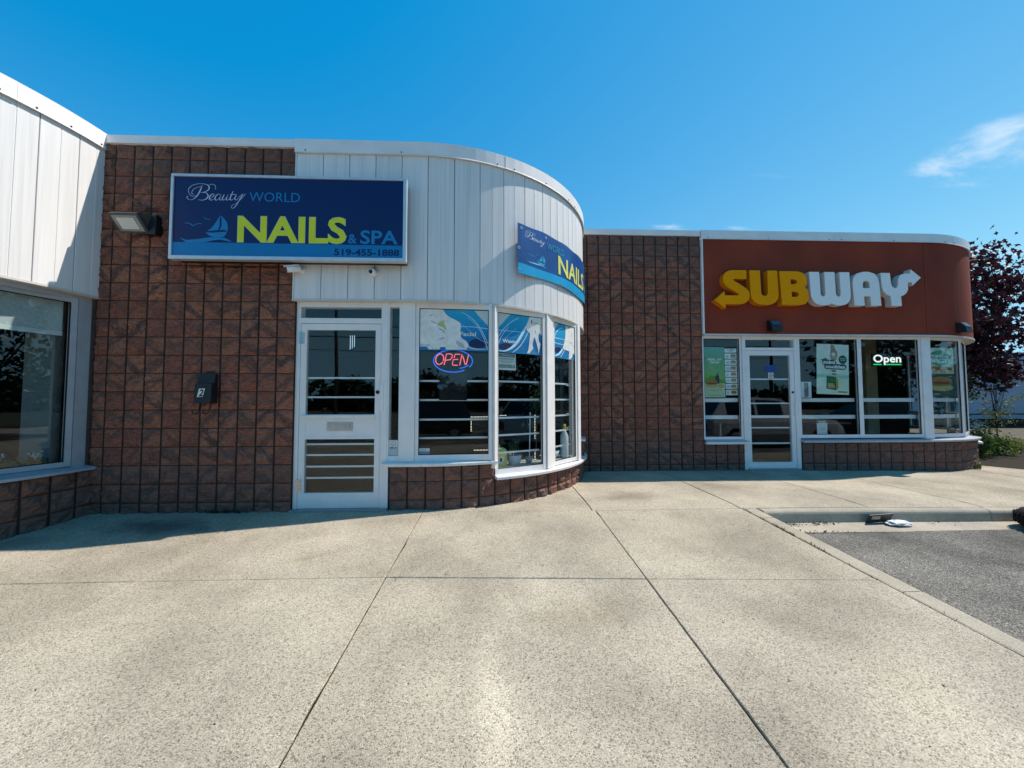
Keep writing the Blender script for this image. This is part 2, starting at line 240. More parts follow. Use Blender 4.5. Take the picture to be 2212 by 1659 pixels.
mortar = flat('mortar', (0.048, 0.033, 0.028), 0.95, 0.25, 20, spec=0.1)
soil = flat('joint_dirt', (0.035, 0.028, 0.02), 0.95, 0.3, 30, spec=0.1)
alum = flat('white_aluminium', (0.82, 0.79, 0.76), 0.42, 0.06, 6, spec=0.4)
cap_m = flat('cap_metal', (0.84, 0.80, 0.76), 0.42, 0.07, 4, spec=0.4)
sill_m = flat('sill_metal', (0.78, 0.76, 0.74), 0.45, 0.08, 9)
soffit_m = flat('soffit_paint', (0.62, 0.60, 0.55), 0.7, 0.12, 10)
black = flat('black_paint', (0.012, 0.013, 0.016), 0.45, 0.2, 20, spec=0.4)
black_matte = flat('black_matte', (0.014, 0.014, 0.015), 0.8, 0.2, 20, spec=0.2)
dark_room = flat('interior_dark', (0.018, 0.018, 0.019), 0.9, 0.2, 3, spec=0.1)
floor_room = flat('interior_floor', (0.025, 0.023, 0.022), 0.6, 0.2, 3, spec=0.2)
white = flat('white_paint', (0.80, 0.80, 0.80), 0.5, 0.05, 10)
chrome = flat('brushed_metal', (0.55, 0.55, 0.56), 0.3, 0.1, 30, metal=1.0)
bar_m = flat('bar_white', (0.74, 0.75, 0.76), 0.45, 0.06, 8)

# ------------------------------------------------------------------ object helpers
W = {}
def put(o, parent, origin=None):
    COL.objects.link(o); o.parent = parent
    return o
def empty(name, loc, label=None, cat=None, group=None):
    o = bpy.data.objects.new(name, None); o.empty_display_size = 0.1; o.location = loc; COL.objects.link(o); W[o.name] = Vector(loc)
    if label: tag(o, label, cat, group)
    return o
def tag(o, label, cat, group=None):
    o['label'] = label; o['category'] = cat
    if group: o['group'] = group
    return o
def struct(o): o['kind'] = 'structure'; return o
class MB:
    def __init__(s): s.v = []; s.f = []; s.mi = []; s.uv = None
    def add(s, vs, fs, k=0):
        b = len(s.v); s.v += [tuple(p) for p in vs]; s.f += [tuple(b+i for i in f) for f in fs]; s.mi += [k]*len(fs); return s
    def box(s, x0, x1, y0, y1, z0, z1, k=0):
        return s.add([(x0,y0,z0),(x1,y0,z0),(x1,y1,z0),(x0,y1,z0),(x0,y0,z1),(x1,y0,z1),(x1,y1,z1),(x0,y1,z1)],
                     [(0,3,2,1),(4,5,6,7),(0,1,5,4),(1,2,6,5),(2,3,7,6),(3,0,4,7)], k)
    def obox(s, c, ax, ay, az, k=0):
        """oriented box: centre and three half-extent vectors"""
        c, ax, ay, az = Vector(c), Vector(ax), Vector(ay), Vector(az)
        return s.add([c+i*ax+j*ay+l*az for l in (-1,1) for i, j in ((-1,-1),(1,-1),(1,1),(-1,1))], [(0,3,2,1),(4,5,6,7),(0,1,5,4),(1,2,6,5),(2,3,7,6),(3,0,4,7)], k)
    def bar(s, a, b, w, h, k=0):
        """box from a to b, w wide sideways, h high"""
        a, b = Vector(a), Vector(b); d = (b-a); up = Vector((0,0,1)); side = d.cross(up)
        if side.length < 1e-6: side = Vector((1,0,0)); 
        side.normalize(); u2 = side.cross(d.normalized())
        return s.obox((a+b)/2, d/2, side*w/2, u2*h/2, k)
    def tube(s, pts, r, n=8, k=0, cap=True):
        pts = [Vector(p) for p in pts]; rs = r if isinstance(r, (list, tuple)) else [r]*len(pts); vs = []; fs = []
        for i, p in enumerate(pts):
            d = (pts[min(i+1, len(pts)-1)] - pts[max(i-1, 0)]).normalized()
            a = d.cross(Vector((0.13, 0.31, 0.94))); a = a.normalized() if a.length > 1e-4 else Vector((1,0,0)); c = d.cross(a)
            for j in range(n): t = 2*math.pi*j/n; vs.append(p + rs[i]*(math.cos(t)*a + math.sin(t)*c))
        for i in range(len(pts)-1):
            for j in range(n): q = (j+1) % n; fs.append((i*n+j, i*n+q, (i+1)*n+q, (i+1)*n+j))
        if cap: fs.append(tuple(range(n-1, -1, -1))); fs.append(tuple((len(pts)-1)*n+j for j in range(n)))
        return s.add(vs, fs, k)
    def lathe(s, c, prof, n=20, k=0, axis='Z'):
        c = Vector(c); vs = []; fs = []
        for r, h in prof:
            for j in range(n):
                t = 2*math.pi*j/n; a, b = r*math.cos(t), r*math.sin(t)
                vs.append(c + (Vector((a, b, h)) if axis == 'Z' else Vector((a, h, b)) if axis == 'Y' else Vector((h, a, b))))
        for i in range(len(prof)-1):
            for j in range(n): q = (j+1) % n; fs.append((i*n+j, i*n+q, (i+1)*n+q, (i+1)*n+j))
        return s.add(vs, fs, k)
    def prism(s, outer, holes, mapf, d0, d1, k=0):
        """flat outline (2-D points) with holes, from depth d0 to d1 through mapf(x, y, d)"""
        loops = [outer] + list(holes); flat_ = [p for l in loops for p in l]
        tris = tessellate_polygon([[Vector((p[0], p[1], 0)) for p in l] for l in loops]); n = len(flat_)
        vs = [mapf(p[0], p[1], d1) for p in flat_]; fs = [tuple(t) for t in tris]
        if d0 is not None:
            vs += [mapf(p[0], p[1], d0) for p in flat_]; fs += [tuple(i+n for i in reversed(t)) for t in tris]; b = 0
            for l in loops:
                m = len(l)
                for i in range(m): j = (i+1) % m; fs.append((b+i, b+j, b+j+n, b+i+n))
                b += m
        return s.add(vs, fs, k)
    def strip(s, path, prof, ss, k=0, caps=True, closed=True):
        vs = []; fs = []; m = len(prof)
        for q in ss:
            for off, z in prof: x, y = path.pt(q, off); vs.append((x, y, z))
        for i in range(len(ss)-1):
            for j in range(m if closed else m-1): l = (j+1) % m; fs.append((i*m+j, (i+1)*m+j, (i+1)*m+l, i*m+l))
        if caps and closed: fs.append(tuple(range(m))); fs.append(tuple((len(ss)-1)*m+j for j in range(m-1, -1, -1)))
        return s.add(vs, fs, k)
    def build(s, name, mat, parent=None, smooth=False, fix=True, bevel=0.0):
        me = bpy.data.meshes.new(name)
        if parent is not None: org = W[parent.name]
        else:
            xs, ys, zs = zip(*s.v); org = Vector(((min(xs)+max(xs))/2, (min(ys)+max(ys))/2, min(zs)))
        me.from_pydata([tuple(Vector(p)-org) for p in s.v], [], s.f)
        for mm in (mat if isinstance(mat, (list, tuple)) else [mat]): me.materials.append(mm)
        for p, k in zip(me.polygons, s.mi): p.material_index = k; p.use_smooth = smooth
        if fix or bevel:
            bm = bmesh.new(); bm.from_mesh(me)
            if fix: bmesh.ops.recalc_face_normals(bm, faces=bm.faces)
            if bevel:
                ed = [e for e in bm.edges if len(e.link_faces) == 2 and e.calc_face_angle(0) > 0.6]
                bmesh.ops.bevel(bm, geom=ed, offset=bevel, segments=2, profile=0.6, affect='EDGES')
            bm.to_mesh(me); bm.free()
        o = bpy.data.objects.new(name, me); COL.objects.link(o)
        if parent is not None: o.parent = parent
        else: o.location = org
        W[o.name] = org
        return o
def quad_uv(name, pts, mat, parent=None, thick=0.0015):
    """a flat sheet: four corners bl, br, tr, tl with UVs on its front, and a thin body behind it"""
    p = [Vector(q) for q in pts]; nrm = (p[1]-p[0]).cross(p[3]-p[0]).normalized()
    vs = p + [q - nrm*thick for q in p]
    org = W[parent.name] if parent is not None else Vector(((p[0].x+p[1].x)/2, (p[0].y+p[1].y)/2, min(q.z for q in p)))
    me = bpy.data.meshes.new(name); me.from_pydata([tuple(q-org) for q in vs], [], [(0,1,2,3),(7,6,5,4),(0,4,5,1),(1,5,6,2),(2,6,7,3),(3,7,4,0)])
    uv = me.uv_layers.new(name='UVMap'); base = [(0,0),(1,0),(1,1),(0,1)]*2
    for l in me.loops: uv.data[l.index].uv = base[l.vertex_index]
    me.materials.append(mat); o = bpy.data.objects.new(name, me); COL.objects.link(o)
    if parent is not None: o.parent = parent
    else: o.location = org
    W[o.name] = org; return o
def text2d(body, x0, x1, z0, z1, bold=0.0, shear=0.0):
    """lettering as 2-D triangles fitted to a box; returns (points, faces)"""
    c = bpy.data.curves.new('t', 'FONT'); c.body = body; c.size = 1; c.offset = bold; c.resolution_u = 3; c.shear = shear; c.fill_mode = 'FRONT'
    o = bpy.data.objects.new('t', c); COL.objects.link(o)
    dg = bpy.context.evaluated_depsgraph_get(); me = bpy.data.meshes.new_from_object(o.evaluated_get(dg))
    v = [(p.co.x, p.co.y) for p in me.vertices]; f = [tuple(p.vertices) for p in me.polygons]
    bpy.data.objects.remove(o); bpy.data.curves.remove(c); bpy.data.meshes.remove(me)
    a0 = min(p[0] for p in v); a1 = max(p[0] for p in v); b0 = min(p[1] for p in v); b1 = max(p[1] for p in v)
    return [(x0+(p[0]-a0)/(a1-a0)*(x1-x0), z0+(p[1]-b0)/(b1-b0)*(z1-z0)) for p in v], f
def spline(pts, n=6):
    """Catmull-Rom through 2-D points (x, y[, w])"""
    P = [tuple(p) for p in pts]; out = []
    for i in range(len(P)-1):
        a, b, c, d = P[max(i-1,0)], P[i], P[i+1], P[min(i+2,len(P)-1)]
        for k in range(n):
            t = k/n
            out.append(tuple(0.5*((2*b[m]) + (c[m]-a[m])*t + (2*a[m]-5*b[m]+4*c[m]-d[m])*t*t + (3*b[m]-a[m]-3*c[m]+d[m])*t**3) for m in range(len(b))))
    out.append(P[-1]); return out
def ribbon2d(pts, w):
    """stroke with width (w constant, or third component of the points) -> 2-D strip points, faces"""
    v = []; f = []
    for i, p in enumerate(pts):
        a, b = pts[max(i-1,0)], pts[min(i+1,len(pts)-1)]; dx, dy = b[0]-a[0], b[1]-a[1]; l = math.hypot(dx, dy) or 1
        h = (p[2] if len(p) > 2 else w)/2; v += [(p[0]-dy/l*h, p[1]+dx/l*h), (p[0]+dy/l*h, p[1]-dx/l*h)]
    for i in range(len(pts)-1): f.append((2*i, 2*i+1, 2*i+3, 2*i+2))
    return v, f
def ellipse(cx, cy, rx, ry, n=24, a0=0.0, wob=0.0, seed=0):
    rr = random.Random(seed); return [(cx+rx*math.cos(a0+2*math.pi*i/n)*(1+wob*rr.uniform(-1,1)), cy+ry*math.sin(a0+2*math.pi*i/n)*(1+wob*rr.uniform(-1,1))) for i in range(n)]
class Path:
    """shop front seen in plan: straight along X up to xs, then a quarter circle of radius R turning back"""
    def __init__(s, xs, y0, R): s.xs, s.y0, s.R = xs, y0, R
    def pt(s, q, off=0.0):
        if q <= 0: return s.xs+q, s.y0-off
        t = q/s.R; return s.xs+(s.R+off)*math.sin(t), s.y0+s.R-(s.R+off)*math.cos(t)
    def ang(s, q): return max(q, 0)/s.R
    def s_at(s, x): return x-s.xs if x <= s.xs else s.R*math.asin(min(1, (x-s.xs)/s.R))
def lin(a, b, n): return [a+(b-a)*i/n for i in range(n+1)]
D1, D2 = 4.255, 6.341
P0 = Path(-6.808, 1.93, 2.35); P1 = Path(-0.9, D1, 2.35); P2 = Path(7.78, D2, 2.35)

# ------------------------------------------------------------------ ground, sidewalk, curb, parking lot
def gz(x, y):
    z = 0.055*(max(y, -0.6)-4.35)+0.02*min(0, y+0.6) if y < 4.35 else 0.0
    if x > 3.6: z -= 0.011*min(x-3.6, 7)
    return z
def lot_z(y): return -0.15 + (0.04*max(y-3.75, -8.5) if y < 3.75 else 0.0)
def sheet(name, xs, ys, zf, mat):
    m = MB(); n = len(ys)
    m.add([(x, y, zf(x, y)) for x in xs for y in ys], [(i*n+j, (i+1)*n+j, (i+1)*n+j+1, i*n+j+1) for i in range(len(xs)-1) for j in range(n-1)])
    return m.build(name, mat, fix=False)
ground_m = flat('far_ground', (0.06, 0.065, 0.04), 0.95, 0.3, 0.3, spec=0.1)
struct(sheet('ground', [-900, -60, 0, 60, 900], [-900, -60, 20, 60, 900], lambda x, y: -0.62, ground_m))
struct(sheet('parking_lot', [-60, -20, 2.9, 3.2, 6, 12, 24, 60], [-46, -20, -4.75, -0.75, 2, 3.0, 3.76], lambda x, y: lot_z(y), MAT['asphalt']))
struct(sheet('yard', [10.2, 14, 20, 60], [9.2, 12, 20, 40], lambda x, y: -0.17, flat('yard_soil', (0.13, 0.11, 0.075), 0.95, 0.35, 5, spec=0.1)))
sidewalk = struct(sheet('sidewalk', [-12, -6, -3, 0, 2.9], [-4.7, -1.1, 1, 2.8, 4.35, 6.9], lambda x, y: gz(x, y)-(0.025 if y > 4 else 0.011), soil))
b = MB(); b.add([(2.7, 4.1, -0.045), (24, 4.1, -.12), (24, 9.3, -.12), (2.7, 9.3, -.025)], [(0, 1, 2, 3)]); b.build('joint_bed', soil, sidewalk, fix=False)
def slab(poly):
    """one cast slab: edges eased, a few millimetres short of its neighbours"""
    m = MB(); c4 = poly; cx = sum(p[0] for p in c4)/4; cy = sum(p[1] for p in c4)/4; h = random.uniform(-0.0025, 0.0025); tx_, ty_ = random.uniform(-0.001, 0.001), random.uniform(-0.001, 0.001)
    poly = []
    for i in range(len(c4)):
        a, c = c4[i], c4[(i+1) % len(c4)]; k = max(4, int(math.dist(a, c)/0.06))
        for q in range(k): t = q/k; poly.append((a[0]+(c[0]-a[0])*t, a[1]+(c[1]-a[1])*t))
    n = len(poly)
    def ring(g, dz):
        out = []
        for x, y in poly:
            j = 0.0028*noise.noise((x*21+cx, y*21, cy)) + 0.002*noise.noise((x*5+cx, y*5, cy)); chip = 0.006*max(0, noise.noise((x*3.1+cx*7, y*3.1, 9))-0.42)/0.2
            gg = g+j+chip; ex = max(-1, min(1, (x-cx)*40)); 
            sxn = -math.copysign(gg, x-cx) if abs(abs(x-cx)-max(abs(p[0]-cx) for p in c4)) < 1e-6 else 0.0
            edge_y = min(abs(y-(c4[0][1]+(c4[1][1]-c4[0][1])*(x-c4[0][0])/(c4[1][0]-c4[0][0]))), abs(y-(c4[3][1]+(c4[2][1]-c4[3][1])*(x-c4[3][0])/(c4[2][0]-c4[3][0])))) < 1e-6
            syn = -math.copysign(gg, y-cy) if edge_y else 0.0
            out.append((x+sxn, y+syn, gz(x, y)+dz+h+tx_*(x-cx)+ty_*(y-cy)))
        return out
    vs = ring(0.0075, 0.0) + ring(0.0035, -0.005) + ring(0.0035, -0.09)
    fs = [tuple(range(n))] + [(k*n+i, k*n+(i+1) % n, (k+1)*n+(i+1) % n, (k+1)*n+i) for k in (0, 1) for i in range(n)]
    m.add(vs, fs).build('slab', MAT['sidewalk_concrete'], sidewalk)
def yj(x): return 2.835 - (0.0 if x < -1 else (x+1)*0.048)
cols = [-12, -8.3, -6.45, -4.53, -2.61, -0.825, 1.095, 2.775]
for i in range(len(cols)-1):
    a, c = cols[i], cols[i+1]; top = 4.35 if c < -0.7 else 4.155
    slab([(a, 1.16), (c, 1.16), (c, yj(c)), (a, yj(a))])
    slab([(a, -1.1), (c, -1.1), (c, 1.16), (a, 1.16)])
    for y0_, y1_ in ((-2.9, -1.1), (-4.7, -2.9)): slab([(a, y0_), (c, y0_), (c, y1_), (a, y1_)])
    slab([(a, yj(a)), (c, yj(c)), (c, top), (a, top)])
bc = [-0.825, 1.06, 2.76, 4.27, 5.66, 7.15, 8.6, 10.2, 12.4, 15, 19]
for i in range(len(bc)-1): slab([(bc[i], 4.155), (bc[i+1], 4.155), (bc[i+1], 6.9), (bc[i], 6.9)])
for i in range(7, len(bc)-1): slab([(bc[i], 6.9), (bc[i+1], 6.9), (bc[i+1], 9.2), (bc[i], 9.2)])
# curb: rounded nose along the shop walk, flush strip down the side of the plaza
curb = struct(empty('curb', (2.9, 4.1, -0.15)))
def curb_run(x0, x1):
    m = MB(); prof = [(4.148, -0.012), (4.085, -0.013), (4.062, -0.018), (4.047, -0.03), (4.04, -0.048), (4.03, -0.15), (4.03, -0.3), (4.148, -0.3)]
    xs = lin(x0, x1, max(2, int((x1-x0)/0.3))); n = len(prof)
    vs = [(x, y+0.004*noise.noise((x*2.1, z*9, 1)), z-0.011*max(0, min(x-3.6, 7))+0.003*noise.noise((x*3, y*9, 4))) for x in xs for y, z in prof]
    fs = [(i*n+j, (i+1)*n+j, (i+1)*n+(j+1) % n, i*n+(j+1) % n) for i in range(len(xs)-1) for j in range(n)] + [tuple(range(n)), tuple((len(xs)-1)*n+j for j in range(n))]
    m.add(vs, fs).build('curb_stone', MAT['curb_concrete'], curb)
for a, c in ((2.96, 5.585), (5.597, 8.6), (8.61, 11.6), (11.61, 16), (16.01, 24)): curb_run(a, c)
def side_curb(y0, y1):
    m = MB(); ys = lin(y0, y1, 6); vs = []
    for y in ys:
        z = gz(2.8, y)
        for x, dz in ((2.787, -0.004), (2.80, 0.0), (2.915, 0.001), (2.938, -0.006), (2.947, -0.02), (2.95, -0.3), (2.787, -0.3)): vs.append((x+0.003*noise.noise((y*3, x, 2)), y, z+dz))
    n = 7; fs = [(i*n+j, (i+1)*n+j, (i+1)*n+(j+1) % n, i*n+(j+1) % n) for i in range(len(ys)-1) for j in range(n)] + [tuple(range(n)), tuple((len(ys)-1)*n+j for j in range(n))]
    m.add(vs, fs).build('curb_stone', MAT['curb_concrete'], curb)
for a, c in ((-4.7, -1.1), (-1.094, 0.9), (0.906, 2.5), (2.506, 3.86), (3.868, 4.148)): side_curb(a, c)
gut = MB(); xs = lin(2.93, 24, 40)
gut.add([(x, y, z-0.009*max(0, min(x-3.6, 7))+0.002*noise.noise((x*2, y*5, 3))) for x in xs for y, z in ((4.06, -0.137), (3.9, -0.143), (3.745+0.008*noise.noise((x*3, 0, 0)), -0.144), (3.74, -0.2))],
        [(i*4+j, (i+1)*4+j, (i+1)*4+j+1, i*4+j+1) for i in range(len(xs)-1) for j in range(3)])
struct(gut.build('gutter', MAT['curb_concrete']))

# ------------------------------------------------------------------ split-face blocks
BK = 0.2032
def block_mesh(seed):
    rr = random.Random(seed); n = 8; hw, hh = BK/2-0.0105, BK/2-0.0048; vs = []; fs = []
    tx, tz = rr.uniform(-0.006, 0.006), rr.uniform(-0.006, 0.006); o = rr.uniform(0, 50)
    for j in range(n):
        for i in range(n):
            u, v = -1+2*i/(n-1), -1+2*j/(n-1); e = max(abs(u), abs(v)); edge = max(0.0, (e-0.72)/0.28)
            x, z = u*hw, v*hh
            d = 0.010 + tx*u + tz*v + 0.026*noise.noise((x*13+o, z*19, o)) + 0.015*noise.noise((x*34+o, z*50, o*2))
            d = max(0.0, d*(1-edge**2)+0.006*(1-edge)) - 0.004*edge
            x += 0.003*noise.noise((z*30, o, 3))*abs(u); z += 0.0015*noise.noise((x*30, o, 5))*abs(v)
            vs.append((x, -d, z))
    for j in range(n-1):
        for i in range(n-1): a = j*n+i; fs.append((a, a+1, a+n+1, a+n))
    ring = [i for i in range(n)] + [j*n+n-1 for j in range(1, n)] + [(n-1)*n+i for i in range(n-2, -1, -1)] + [j*n for j in range(n-2, 0, -1)]
    b0 = len(vs); vs += [(vs[i][0], 0.03, vs[i][2]) for i in ring]; m = len(ring)
    fs += [(ring[(k+1) % m], ring[k], b0+k, b0+(k+1) % m) for k in range(m)]
    me = bpy.data.meshes.new('block'); me.from_pydata(vs, [], fs); me.materials.append(MAT['split_block'])
    return me
BLOCKS = [block_mesh(k) for k in range(14)]
def block(parent, x, y, z, w, h, ang, col, row, worn):
    o = bpy.data.objects.new('block', random.choice(BLOCKS)); o.parent = parent
    o.location = Vector((x, y, z)) - W[parent.name]; o.rotation_euler = (0, random.choice((0.0, 0.0, math.pi)) if w > 0.19 and h > 0.19 else 0.0, ang); o.scale = (w/BK, 1, h/BK)
    o.color = (random.choice((0.0, 1.0, 0.25, 0.75)) if random.random() < 0.45 else 1.0 if (col+row//2) % 2 == 0 else 0.0, random.random(), max(0, min(1, worn+random.uniform(-0.13, 0.18))), 1)
    COL.objects.link(o); return o
def rows(z_top):
    zs = [-0.06, 0.1]; 
    while zs[-1]+BK < z_top+0.001: zs.append(zs[-1]+BK)
    if z_top-zs[-1] > 0.02: zs.append(z_top)
    return zs
def wear(z): return 0.62 if z > 3.75 else 0.30 if z > 3.5 else 0.55 if z < 0.15 else 0.42 if z < 0.5 else 0.22 if z < 0.7 else 0.02
def flat_wall(parent, name, x0, xj, x1, y, z0, z1, extra=0.0):
    """block wall in a straight face: mortar body and one object per block"""
    w = MB().box(x0, x1, y, y+0.2, z0-0.3, z1+0.02).build(name, mortar, parent)
    xs = [x0] if xj-x0 > 0.01 else []; x = xj
    while x < x1-0.01: xs.append(x); x += BK
    xs.append(x1); zs = rows(z1)
    for i in range(len(xs)-1):
        for j in range(len(zs)-1):
            block(w, (xs[i]+xs[i+1])/2, y-0.006, (zs[j]+zs[j+1])/2, xs[i+1]-xs[i], zs[j+1]-zs[j], 0.0, i, j, wear((zs[j]+zs[j+1])/2)+extra)
    return w
def path_wall(parent, name, path, s0, s1, off, z1, low=-0.3, extra=0.05, phase=0.0):
    """low block wall that follows the curved shop front"""
    n = max(2, int((s1-s0)/0.15)); w = MB().strip(path, [(off, low), (off, z1-0.005), (off-0.2, z1-0.005), (off-0.2, low)], lin(s0, s1, n)).build(name, mortar, parent)
    zs = rows(z1); q = s0+phase; edges = [s0] if phase > 0.02 else []
    while q < s1-0.03: edges.append(q); q += BK
    edges.append(s1)
    for i in range(len(edges)-1):
        mid = (edges[i]+edges[i+1])/2; x, y = path.pt(mid, off+0.006)
        for j in range(len(zs)-1):
            z_a = max(zs[j], low+0.05) if j else min(zs[j], 0.0)-0.04+low*0
            block(w, x, y, (z_a+zs[j+1])/2, (edges[i+1]-edges[i])*(1+off/path.R), zs[j+1]-z_a, path.ang(mid), i, j, wear((zs[j]+zs[j+1])/2)+extra)
    return w

# ------------------------------------------------------------------ shop shells
def fascia_panels(parent, path, s_start, s_end, z0, z1, off=0.04, pw=0.298):
    f = MB().strip(path, [(off-0.016, z0+0.01), (off-0.016, z1), (off-0.15, z1), (off-0.15, z0+0.01)], lin(s_start, s_end, 40)).build('fascia', flat('seam_backing', (0.05, 0.05, 0.05), 0.9, 0.1), parent)  # dark backing strip behind the panel seams
    q = s_start
    while q < s_end-0.02:
        e = min(q+pw, s_end); mid = q+pw/2; m = MB()
        pr = [(q+0.0032, off-0.014), (q+0.0032, off-0.003), (q+0.006, off)]
        pr += [(mid-0.005, off), (mid-0.002, off-0.004), (mid+0.002, off-0.004), (mid+0.005, off)] if e > mid+0.02 else []
        pr += [(e-0.006, off), (e-0.0032, off-0.003), (e-0.0032, off-0.014)]
        vs = [(*path.pt(a, o_), z) for z in (z0, z1) for a, o_ in pr]; n = len(pr)
        m.add(vs, [(i, i+1, n+i+1, n+i) for i in range(n-1)] + [tuple(range(n)), tuple(range(2*n-1, n-1, -1))]).build('panel', MAT['white_siding'], f)
        q += pw
    return f
def cap_run(parent, path, cuts, z0, z1, over=0.062):
    """folded metal coping in lengths with lapped joints, a drip at its foot and a screw near each end"""
    top = None
    for k in range(len(cuts)-1):
        a, c = cuts[k]+0.0015, cuts[k+1]-0.0015; o_ = over + (0.003 if k % 2 else 0)
        prof = [(o_, z1), (o_+0.001, z0+0.012), (o_+0.008, z0), (o_-0.008, z0), (o_-0.008, z1-0.02), (-0.25, z1-0.02), (-0.25, z1+0.004)]
        m = MB().strip(path, prof, lin(a, c, max(1, int((c-a)/0.12))))
        o = m.build('coping', cap_m, parent)
        sc = MB()
        for q in (a+0.12, (a+c)/2, c-0.1):
            x, y = path.pt(q, o_+0.002); t = path.ang(q); sc.obox((x, y, z0+0.028), (0.006*math.cos(t), 0.006*math.sin(t), 0), (0.004*math.sin(t), -0.004*math.cos(t), 0), (0, 0, 0.006))
        sc.build('screw', black_matte, o)
def plan_sheet(name, pts, z, mat, parent):
    m = MB(); m.add([(x, y, z) for x, y in pts], [tuple(t) for t in tessellate_polygon([[Vector((x, y, 0)) for x, y in pts]])]); return m.build(name, mat, parent, fix=False)
def shell(parent, path, s0, s1, x_left, y_back, y_left, x_right=None):
    """roof, ceiling, floor and the dark room behind the glass"""
    arc = [path.pt(q, -0.12) for q in lin(s0, s1, 26)]; xr = x_right if x_right is not None else arc[-1][0]
    pts = [(x_left, y_left)] + arc + [(xr, y_back), (x_left, y_back)]
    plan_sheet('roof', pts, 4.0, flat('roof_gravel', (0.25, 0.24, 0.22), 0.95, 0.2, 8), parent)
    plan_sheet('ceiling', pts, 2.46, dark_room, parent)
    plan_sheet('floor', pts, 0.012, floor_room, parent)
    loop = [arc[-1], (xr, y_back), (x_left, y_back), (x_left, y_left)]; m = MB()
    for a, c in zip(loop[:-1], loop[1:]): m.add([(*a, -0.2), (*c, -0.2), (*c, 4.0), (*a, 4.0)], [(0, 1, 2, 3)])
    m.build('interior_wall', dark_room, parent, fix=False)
def window(parent, a, c, z0, z1, bars=(), fw=0.04, depth=0.05, bar_h=0.022, bar_in=0.07, head=None, foot=None, fmat=None):
    """framed pane between plan points a (left) and c (right), with rails across the inside"""
    a, c = Vector((*a, 0)), Vector((*c, 0)); d = (c-a).normalized(); n = Vector((d.y, -d.x, 0)); L = (c-a).length; up = Vector((0, 0, 1))
    hd = fw if head is None else head; ft = fw if foot is None else foot; m = MB(); mid = (a+c)/2
    m.obox(a-d*fw/2+up*(z0+z1)/2, d*fw/2, n*depth/2, up*((z1-z0)/2+max(hd, ft)))
    m.obox(c+d*fw/2+up*(z0+z1)/2, d*fw/2, n*depth/2, up*((z1-z0)/2+max(hd, ft)))
    m.obox(mid+up*(z1+hd/2), d*L/2, n*(depth/2-0.003), up*hd/2); m.obox(mid+up*(z0-ft/2), d*L/2, n*(depth/2-0.003), up*ft/2)
    w = m.build('window', fmat or alum, parent)
    g = MB()
    for p, e in ((a, d), (c, -d)): g.obox(p+e*0.004+up*(z0+z1)/2+n*0.012, e*0.004, n*0.006, up*(z1-z0)/2)
    g.obox(mid+up*(z1-0.004)+n*0.012, d*(L/2-0.008), n*0.006, up*0.004); g.obox(mid+up*(z0+0.004)+n*0.012, d*(L/2-0.008), n*0.006, up*0.004)
    g.build('gasket', black_matte, w)
    MB().obox(mid+up*(z0+z1)/2+n*0.004, d*(L/2-0.001), n*0.003, up*((z1-z0)/2-0.001)).build('pane', MAT['glass'], w)
    for z in bars:
        if isinstance(z, tuple): zz, u0, u1 = z
        else: zz, u0, u1 = z, 0, 1
        MB().obox(a+d*L*(u0+u1)/2+up*zz-n*bar_in, d*L*(u1-u0)/2, n*0.006, up*bar_h/2).build('rail', bar_m, w)
    return w

# ================================================================== left shop
left = empty('corner_shop', (-6.8, 3.2, 0), 'white curved shop front cut off by the left edge, blind half down in its window', 'building')
RL = 2.35; sE = RL*1.555
fascia_panels(left, P0, sE-0.298*16+0.06, sE, 2.365, 4.05)
cap_run(left, P0, [-1.4, 0.8, RL*1.26, RL*1.57], 4.04, 4.222)
MB().strip(P0, [(0.045, 2.35), (0.045, 2.372), (-0.2, 2.372), (-0.2, 2.345)], lin(-1.2, sE+0.02, 30)).build('soffit', soffit_m, left)
path_wall(left, 'low_wall', P0, RL*0.55, RL*1.575, 0.03, 0.478, low=-0.45, extra=0.12)
MB().strip(P0, [(0.085, 0.478), (0.085, 0.505), (-0.06, 0.53), (-0.1, 0.53), (-0.1, 0.478)], lin(RL*0.55, RL*1.56, 24)).build('sill', flat('sill_blue', (0.40, 0.42, 0.46), 0.4, 0.1, 6), left)
mill = flat('mill_aluminium', (0.40, 0.42, 0.45), 0.4, 0.1, 8, spec=0.45)
pl = [P0.pt(RL*t, -0.05) for t in (0.62, 1.02, 1.04, 1.475)]
window(left, pl[0], pl[1], 0.585, 2.26, fw=0.045, fmat=mill); window(left, pl[2], pl[3], 0.585, 2.26, fw=0.05, fmat=mill)
m = MB(); m.strip(P0, [(-0.02, 0.5), (-0.02, 2.36), (-0.09, 2.36), (-0.09, 0.5)], lin(RL*1.498, RL*1.55, 3)); m.build('post', mill, left)
MB().strip(P0, [(-0.022, 0.5), (-0.022, 2.36), (-0.12, 2.36), (-0.12, 0.5)], lin(RL*1.551, RL*1.585, 3)).build('jamb_block', MAT['split_block'], left)
MB().strip(P0, [(-0.03, 2.30), (-0.03, 2.362), (-0.1, 2.362), (-0.1, 2.30)], lin(0.3, RL*1.55, 20)).build('head', mill, left)
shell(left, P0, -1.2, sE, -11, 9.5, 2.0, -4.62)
MB().obox((-4.87, 4.16, 1.23), (0.13, 0.02, 0), (-0.01, 0.05, 0), (0, 0, 1.22)).build('pier', flat('pier_paint', (0.11, 0.145, 0.145), 0.8, 0.08), left)

